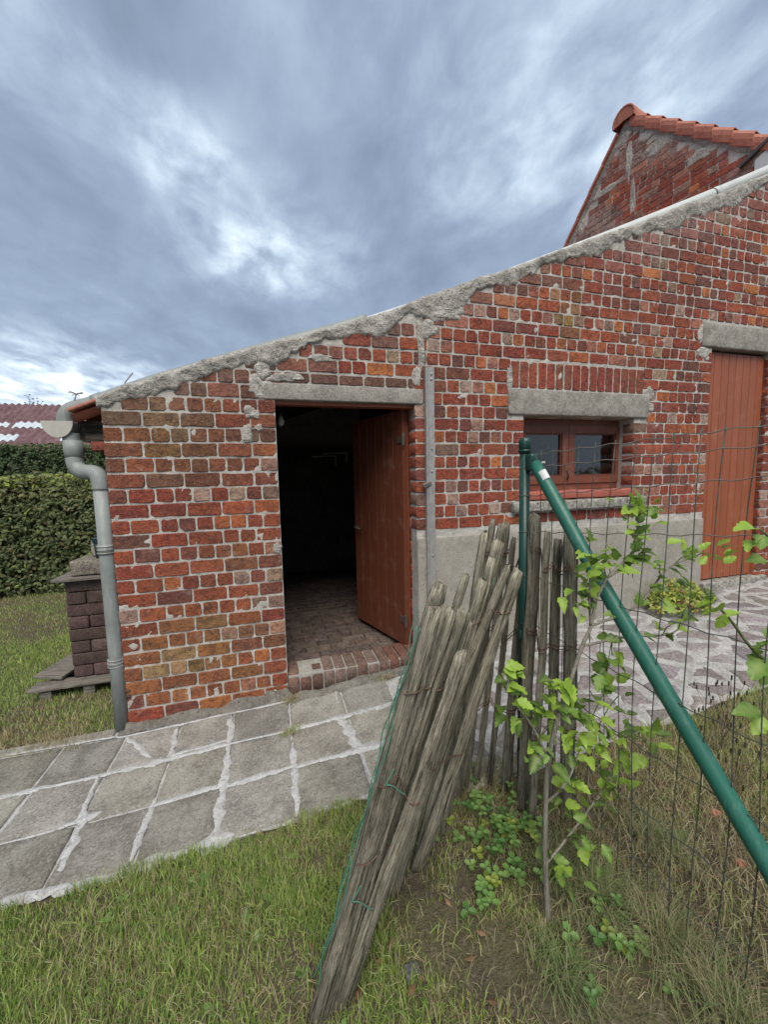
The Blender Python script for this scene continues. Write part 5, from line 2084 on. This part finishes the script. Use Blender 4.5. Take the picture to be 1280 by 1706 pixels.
# ------------------------------------------------------------------ grass
def grass(name, label, n_, sampler, seed, hmin, hmax, width, colf, lean=.5, parent=None, segs=2):
    """grass blades as bent tapering strips, built in one go"""
    rs = np.random.RandomState(seed)
    xs, ys, zs, hs_, keep = sampler(rs, n_)
    n_ = len(xs)
    h = hs_ * rs.uniform(hmin, hmax, n_)
    az = rs.uniform(0, 2 * np.pi, n_)
    ln = np.abs(rs.normal(0, lean, n_)).clip(0, 1.6)
    wd = width * rs.uniform(.6, 1.3, n_)
    dx, dy = np.cos(az), np.sin(az)
    rot_ = rs.uniform(0, 2 * np.pi, n_)
    sx, sy = np.cos(rot_), np.sin(rot_)
    V = np.zeros((n_, 5, 3), np.float32)
    for k_, (t, wk) in enumerate(((0, 1), (0, -1), (.55, .8), (.55, -.8), (1, 0))):
        out_ = np.sin(ln * t) * h * t
        up_ = np.cos(ln * t) * h * t
        V[:, k_, 0] = xs + dx * out_ + sx * wd * wk * .5
        V[:, k_, 1] = ys + dy * out_ + sy * wd * wk * .5
        V[:, k_, 2] = zs + up_
    base = np.arange(n_) * 5
    F = np.empty((n_, 3, 3), np.int32)
    F[:, 0] = np.stack([base, base + 1, base + 3], 1)
    F[:, 1] = np.stack([base, base + 3, base + 2], 1)
    F[:, 2] = np.stack([base + 2, base + 3, base + 4], 1)
    F = F.reshape(-1, 3)
    me = bpy.data.meshes.new(name)
    me.vertices.add(n_ * 5); me.vertices.foreach_set('co', V.ravel())
    me.loops.add(len(F) * 3); me.loops.foreach_set('vertex_index', F.ravel())
    me.polygons.add(len(F)); me.polygons.foreach_set('loop_start', np.arange(len(F), dtype=np.int32) * 3)
    me.update(calc_edges=True)
    col = colf(rs, xs, ys, n_)
    cc = np.ones((n_, 5, 4), np.float32)
    cc[:, :, :3] = col[:, None, :]
    cc[:, 4, :3] *= 1.15
    a = me.color_attributes.new('Col', 'FLOAT_COLOR', 'POINT')
    a.data.foreach_set('color', cc.ravel())
    me.materials.append(GRASSM)
    o = link(name, me, parent)
    if parent is None:
        tag(o, label, 'grass', kind='stuff')
    return o


def vzg(x):
    return np.where(x < -.9, 0, np.where(x < 0, .035 * (x + .9), np.where(x < 4.6, .0315 + .078 * x, .39)))


def vn(x, y, f, s):
    """cheap smooth value field in [-1, 1]"""
    return (np.sin(x * f + 1.7 * np.sin(y * f * .8 + s)) * np.cos(y * f * 1.13 + 1.3 * np.sin(x * f * .7 + s * 2)) + .5 * np.sin(x * f * 2.3 + y * f * 1.9 + s)) / 1.5


GREEN_A = np.array([(.28, .40, .095), (.37, .475, .135), (.19, .31, .075), (.46, .51, .19)])
DRY = np.array([(.44, .39, .22), (.52, .47, .30), (.34, .29, .17), (.36, .26, .16)])


def grass_cols(dryness):
    def fn(rs, x, y, n_):
        g_ = GREEN_A[rs.randint(0, 4, n_)]
        d_ = DRY[rs.randint(0, 4, n_)]
        f_ = dryness(x, y)
        is_dry = rs.random_sample(n_) < f_
        return np.where(is_dry[:, None], d_, g_) * rs.uniform(.8, 1.2, (n_, 1))
    return fn


BARE = [(.46, -1.60, .13), (.58, -1.72, .14), (.70, -1.86, .13), (.40, -1.46, .10), (.78, -1.98, .12), (.62, -1.50, .10), (.10, -1.24, .05), (.86, -1.62, .10), (.50, -1.32, .12)]


def bare(x, y):
    b = np.zeros_like(x)
    for cx, cy, r in BARE:
        b = np.maximum(b, 1 - np.hypot(x - cx, y - cy) / r / 1.25)
    return b.clip(0, 1)


def front(rs, n_):
    x = rs.uniform(-1.75, 1.02, n_); y = rs.uniform(-2.35, -1.0, n_)
    edge = -1.025 + .02 * np.sin(x * 9) + .012 * np.sin(x * 31)
    k_ = (y < edge) & (np.abs(x) < 1.05 * (y + 2.75) + .25) & (rs.random_sample(n_) > bare(x, y) * 1.7)
    right_ = (x > .25) & (rs.random_sample(n_) < (.30 + .25 * vn(x, y, 9, 1)) * np.clip((x - .2) / .35, 0, 1))
    k_ &= ~right_
    x, y = x[k_], y[k_]
    h = 1 + .45 * vn(x, y, 7, .3) + .25 * vn(x, y, 17, 2.3)
    return x, y, vzg(x) - .004 + .008 * vn(x, y, 5, 1), np.clip(h, .35, 1.7) * np.where(x > .3, .7, 1), None


grass('lawn_grass', 'tufty green lawn in the foreground before the slab path', 150000, front, 1, .018, .056, .0028, grass_cols(lambda x, y: np.clip(.12 + .20 * vn(x, y, 6, .9) + np.clip((x - .25) * .7, 0, .4), .03, .75)), .55)


def thatch(rs, n_):
    x = rs.uniform(-1.75, 1.15, n_); y = rs.uniform(-2.35, -1.02, n_)
    k_ = (np.abs(x) < 1.05 * (y + 2.75) + .25) & (rs.random_sample(n_) > bare(x, y) * 1.3) & (rs.random_sample(n_) < .16 + .25 * vn(x, y, 6, .9) + np.clip((x - .2) * .7, 0, .45))
    x, y = x[k_], y[k_]
    return x, y, vzg(x) + .004 + rs.uniform(0, .012, len(x)), np.ones_like(x), None


grass('dry_thatch', 'dead straw lying among the foreground grass', 52000, thatch, 2, .03, .075, .0020, grass_cols(lambda x, y: np.full_like(x, .93)), 1.45)


def rear(rs, n_):
    y = rs.uniform(-.0, 3.7, n_); x = rs.uniform(-5.4, -.93, n_)
    y = np.where(rs.random_sample(n_) < .5, y * .5, y)
    k_ = (x < -.55 * (y + 2.6) + 1.2) & (x > -1.15 * (y + 2.6) - .1) & (y > .015 + .02 * np.sin(x * 13))
    x, y = x[k_], y[k_]
    return x, y, np.zeros_like(x) - .003, 1 + .4 * vn(x, y, 5, .4), None


grass('rear_grass', 'mown lawn between the shed corner and the hedge', 110000, rear, 3, .020, .050, .0042, grass_cols(lambda x, y: np.clip(.18 + .28 * vn(x, y, 3.1, .2) + np.where((y < .55) & (x > -1.75), .35, 0) + np.where(y > 3.1, .3, 0), .05, .9)), .6)


def bed(rs, n_):
    x = rs.uniform(1.02, 4.6, n_); y = rs.uniform(-2.7, -1.14, n_)
    dens = np.where((x > 1.75) & (y > -1.75), .95, .34 + .2 * vn(x, y, 6, 3))
    k_ = (x > .62 * (y + 2.6)) & (rs.random_sample(n_) < dens) & (x < 2.6 * (y + 2.9) + 1.2) & (y < -1.17 + .04 * np.sin(x * 5))
    x, y = x[k_], y[k_]
    return x, y, vzg(x) - .003, np.clip(1 + .4 * vn(x, y, 8, .4), .4, 1.6), None


grass('bed_grass', 'patchy grass and straw on the bed behind the wire fence', 75000, bed, 4, .025, .065, .0030, grass_cols(lambda x, y: np.clip(.46 - np.clip((x - 1.7) * .7, 0, .35) + .25 * vn(x, y, 6, 2), .1, .95)), .8)


def straw_bed(rs, n_):
    x = rs.uniform(1.0, 2.6, n_); y = rs.uniform(-2.6, -1.22, n_)
    k_ = (x > .62 * (y + 2.6)) & (rs.random_sample(n_) < .75)
    x, y = x[k_], y[k_]
    return x, y, vzg(x) + .004 + rs.uniform(0, .015, len(x)), np.ones_like(x), None


grass('bed_straw', 'dead stalks lying on the bed behind the wire fence', 20000, straw_bed, 5, .04, .11, .0022, grass_cols(lambda x, y: np.full_like(x, .95)), 1.45)


def spot(cx, cy, r):
    def fn(rs, n_):
        x = cx + rs.normal(0, r, n_); y = cy + rs.normal(0, r * .6, n_)
        return x, y, vzg(x) + .006 + rs.uniform(0, .008, n_), np.ones_like(x), None
    return fn


for i, (cx, cy, r, lab) in enumerate(((.06, -.10, .035, 'dry straw wisp on the path beside the door jamb'), (.70, -.12, .035, 'dry straw wisp on the path under the brick threshold'), (.04, -.43, .03, 'grass wisp in the joint of the slab path'), (-1.3, -.02, .12, 'straw swept along the path edge left of the downpipe'))):
    tuft = thing('straw_wisp', (cx, cy, float(zg(cx))), lab, 'straw')
    blades = grass('blades', lab, 160 if i < 3 else 700, spot(cx, cy, r), 40 + i, .03, .06, .0022, grass_cols(lambda x, y, i=i: np.full_like(x, .95 if i != 2 else .5)), 1.4, tuft)
    tag(blades, kind='stuff')


def tall(rs, n_):
    x = rs.uniform(-1.7, .55, n_); y = rs.uniform(-2.3, -1.03, n_)
    k_ = (np.abs(x) < 1.05 * (y + 2.75) + .25) & (vn(x, y, 11, 4.4) > .15)
    x, y = x[k_], y[k_]
    return x, y, vzg(x), np.ones_like(x), None


grass('tall_grass', 'longer arching blades standing out of the foreground lawn', 9000, tall, 6, .05, .095, .0030, grass_cols(lambda x, y: np.full_like(x, .22)), .8)


# broad-leaved weeds in the lawn
w_ = MB()
for i in range(34):
    x = rc.uniform(-1.1, .35); y = rc.uniform(-1.75, -1.08)
    for q in range(rc.choice([5, 6, 7])):
        a = rc.uniform(0, 6.28); L_ = rc.uniform(.018, .034)
        d = Vector((math.cos(a), math.sin(a), rc.uniform(.3, .9))).normalized(); e = Vector((-math.sin(a), math.cos(a), 0)) * L_ * .28
        c = Vector((x, y, zg(x) + .012))
        w_.add([c, c + d * L_ * .4 + e, c + d * L_ * .8 + e * .8 + Vector((0, 0, -.003)), c + d * L_ + Vector((0, 0, -.006)), c + d * L_ * .8 - e * .8 + Vector((0, 0, -.003)), c + d * L_ * .4 - e], [(0, 1, 5), (1, 2, 4, 5), (2, 3, 4)], lerp((.10, .20, .05), (.20, .32, .09), rc.random()))
tag(w_.build('lawn_weeds', LEAF, None), 'small broad-leaved weeds sitting low in the foreground lawn', 'weeds', kind='stuff')


# long drooping tussocks along the fence
def tussock(i, cx, cy, n_, h, lab, dry):
    t = thing('grass_tussock', (cx, cy, zg(cx)), lab, 'grass tuft', 'grass tussocks along the wire fence')
    r = random.Random(900 + i)
    m = MB()
    for q in range(n_):
        bx, by = cx + r.gauss(0, .035), cy + r.gauss(0, .045)
        w = r.uniform(0, 6.28); L_ = h * r.uniform(.5, 1.15)
        dxx, dyy = math.cos(w) + r.uniform(-.2, .5), math.sin(w) - .25
        ln = r.uniform(.25, 1.0)
        z0_ = zg(bx) - .005
        pts = []
        for s in range(6):
            t_ = s / 5
            o_ = ln * L_ * t_ ** 1.6
            pts.append(Vector((bx + dxx * o_, by + dyy * o_, z0_ + max(L_ * (t_ * .95 - ln * .75 * t_ ** 2.4), .0))))
        side = Vector((-dyy, dxx, 0)).normalized() * r.uniform(.0009, .0016)
        c = lerp((.14, .20, .075), (.27, .33, .14), r.random()) if r.random() > dry else lerp((.30, .25, .15), (.40, .35, .22), r.random())
        vv = []
        for k_, p in enumerate(pts):
            f_ = 1 - .8 * k_ / 5
            vv += [p - side * f_, p + side * f_]
        m.add(vv, [(2 * k_, 2 * k_ + 1, 2 * k_ + 3, 2 * k_ + 2) for k_ in range(5)], c)
    tag(m.build('blades', GRASSM, t), kind='stuff')


tussock(0, .98, -1.70, 420, .18, 'dark drooping tussock just right of the hibiscus trunk', .35)
tussock(1, 1.04, -1.86, 480, .20, 'tan drooping tussock at the foot of the wire mesh', .55)
tussock(2, 1.05, -2.04, 480, .21, 'long drooping tussock in the bottom corner by the wire mesh', .5)
tussock(3, .72, -1.80, 260, .16, 'green tussock in front of the hibiscus trunk', .15)
tussock(4, 1.30, -1.62, 400, .16, 'low grassy tussock behind the wire mesh', .4)
tussock(5, .90, -1.58, 380, .16, 'dark tussock behind the hibiscus trunk', .3)

# dead lavender-like stalks behind the fence
for i, (x, y) in enumerate(((1.95, -1.42), (2.12, -1.34), (1.75, -1.60))):
    t = thing('dry_stalks', (x, y, zg(x)), ['dry seed stalks behind the strut nearest the paving', 'dry seed stalks furthest along the lawn edge', 'dry seed stalks on the bed behind the mesh'][i], 'plant')
    for q in range(16):
        w = rb.uniform(0, 6.28); d = rb.uniform(.02, .14); h = rb.uniform(.14, .28)
        p1 = Vector((x + math.cos(w) * d, y + math.sin(w) * d, zg(x) + h))
        m = MB(); tube(m, [(x + rb.uniform(-.03, .03), y, zg(x) - .01), (x + math.cos(w) * d * .4, y + math.sin(w) * d * .4, zg(x) + h * .55), p1], [.0016, .0013, .001], 4, (.7, .62, .5))
        tube(m, [p1, p1 + Vector((0, 0, .02))], [.004, .0035], 5, (.25, .22, .22))
        m.build('stalk', BARK, t)

# fallen leaves, stones and bits in the grass
lit = MB()
for i in range(85):
    x = rc.uniform(.1, 2.0); y = rc.uniform(-2.2, -1.15)
    if i < 14: x = rc.uniform(-1.2, .3); y = rc.uniform(-1.7, -1.1)
    w = rc.uniform(0, 6.28); s_ = rc.uniform(.010, .022)
    d = Vector((math.cos(w), math.sin(w), rc.uniform(-.2, .3))); e = Vector((-math.sin(w), math.cos(w), rc.uniform(-.3, .3)))
    c = Vector((x, y, zg(x) + rc.uniform(.012, .03)))
    lit.add([c - d * s_, c + e * s_ * .5, c + d * s_, c - e * s_ * .5, c + Vector((0, 0, .005))], [(0, 1, 4), (1, 2, 4), (2, 3, 4), (3, 0, 4)], lerp((.12, .06, .035), (.32, .2, .12), rc.random()))
tag(lit.build('leaf_litter', GRASSM, None), 'scattered brown fallen leaves in the grass and on the bed', 'leaf litter', kind='stuff')
for i, (x, y, s_, c, lab) in enumerate(((.33, -1.66, .022, (.5, .52, .58), 'grey pebble in the bare earth beside the leaning stakes'), (.64, -1.95, .02, (.45, .42, .4), 'grey stone at the bottom of the bare earth'), (1.62, -1.62, .018, (1.9, .75, .6), 'red brick chip on the bed behind the mesh'), (1.50, -1.78, .016, (1.8, .7, .55), 'small red brick shard low on the bed'),
                                        (-1.22, -.66, .014, (1.6, .45, .35), 'small red brick crumb on the slab path'))):
    tag(rough_box('pebble', STONE, (x - s_, y - s_ * .7, zg(x) + .0), (x + s_, y + s_ * .7, zg(x) + s_ * .9), None, s_ * .25, .02, .004, col=c), lab, 'stone')
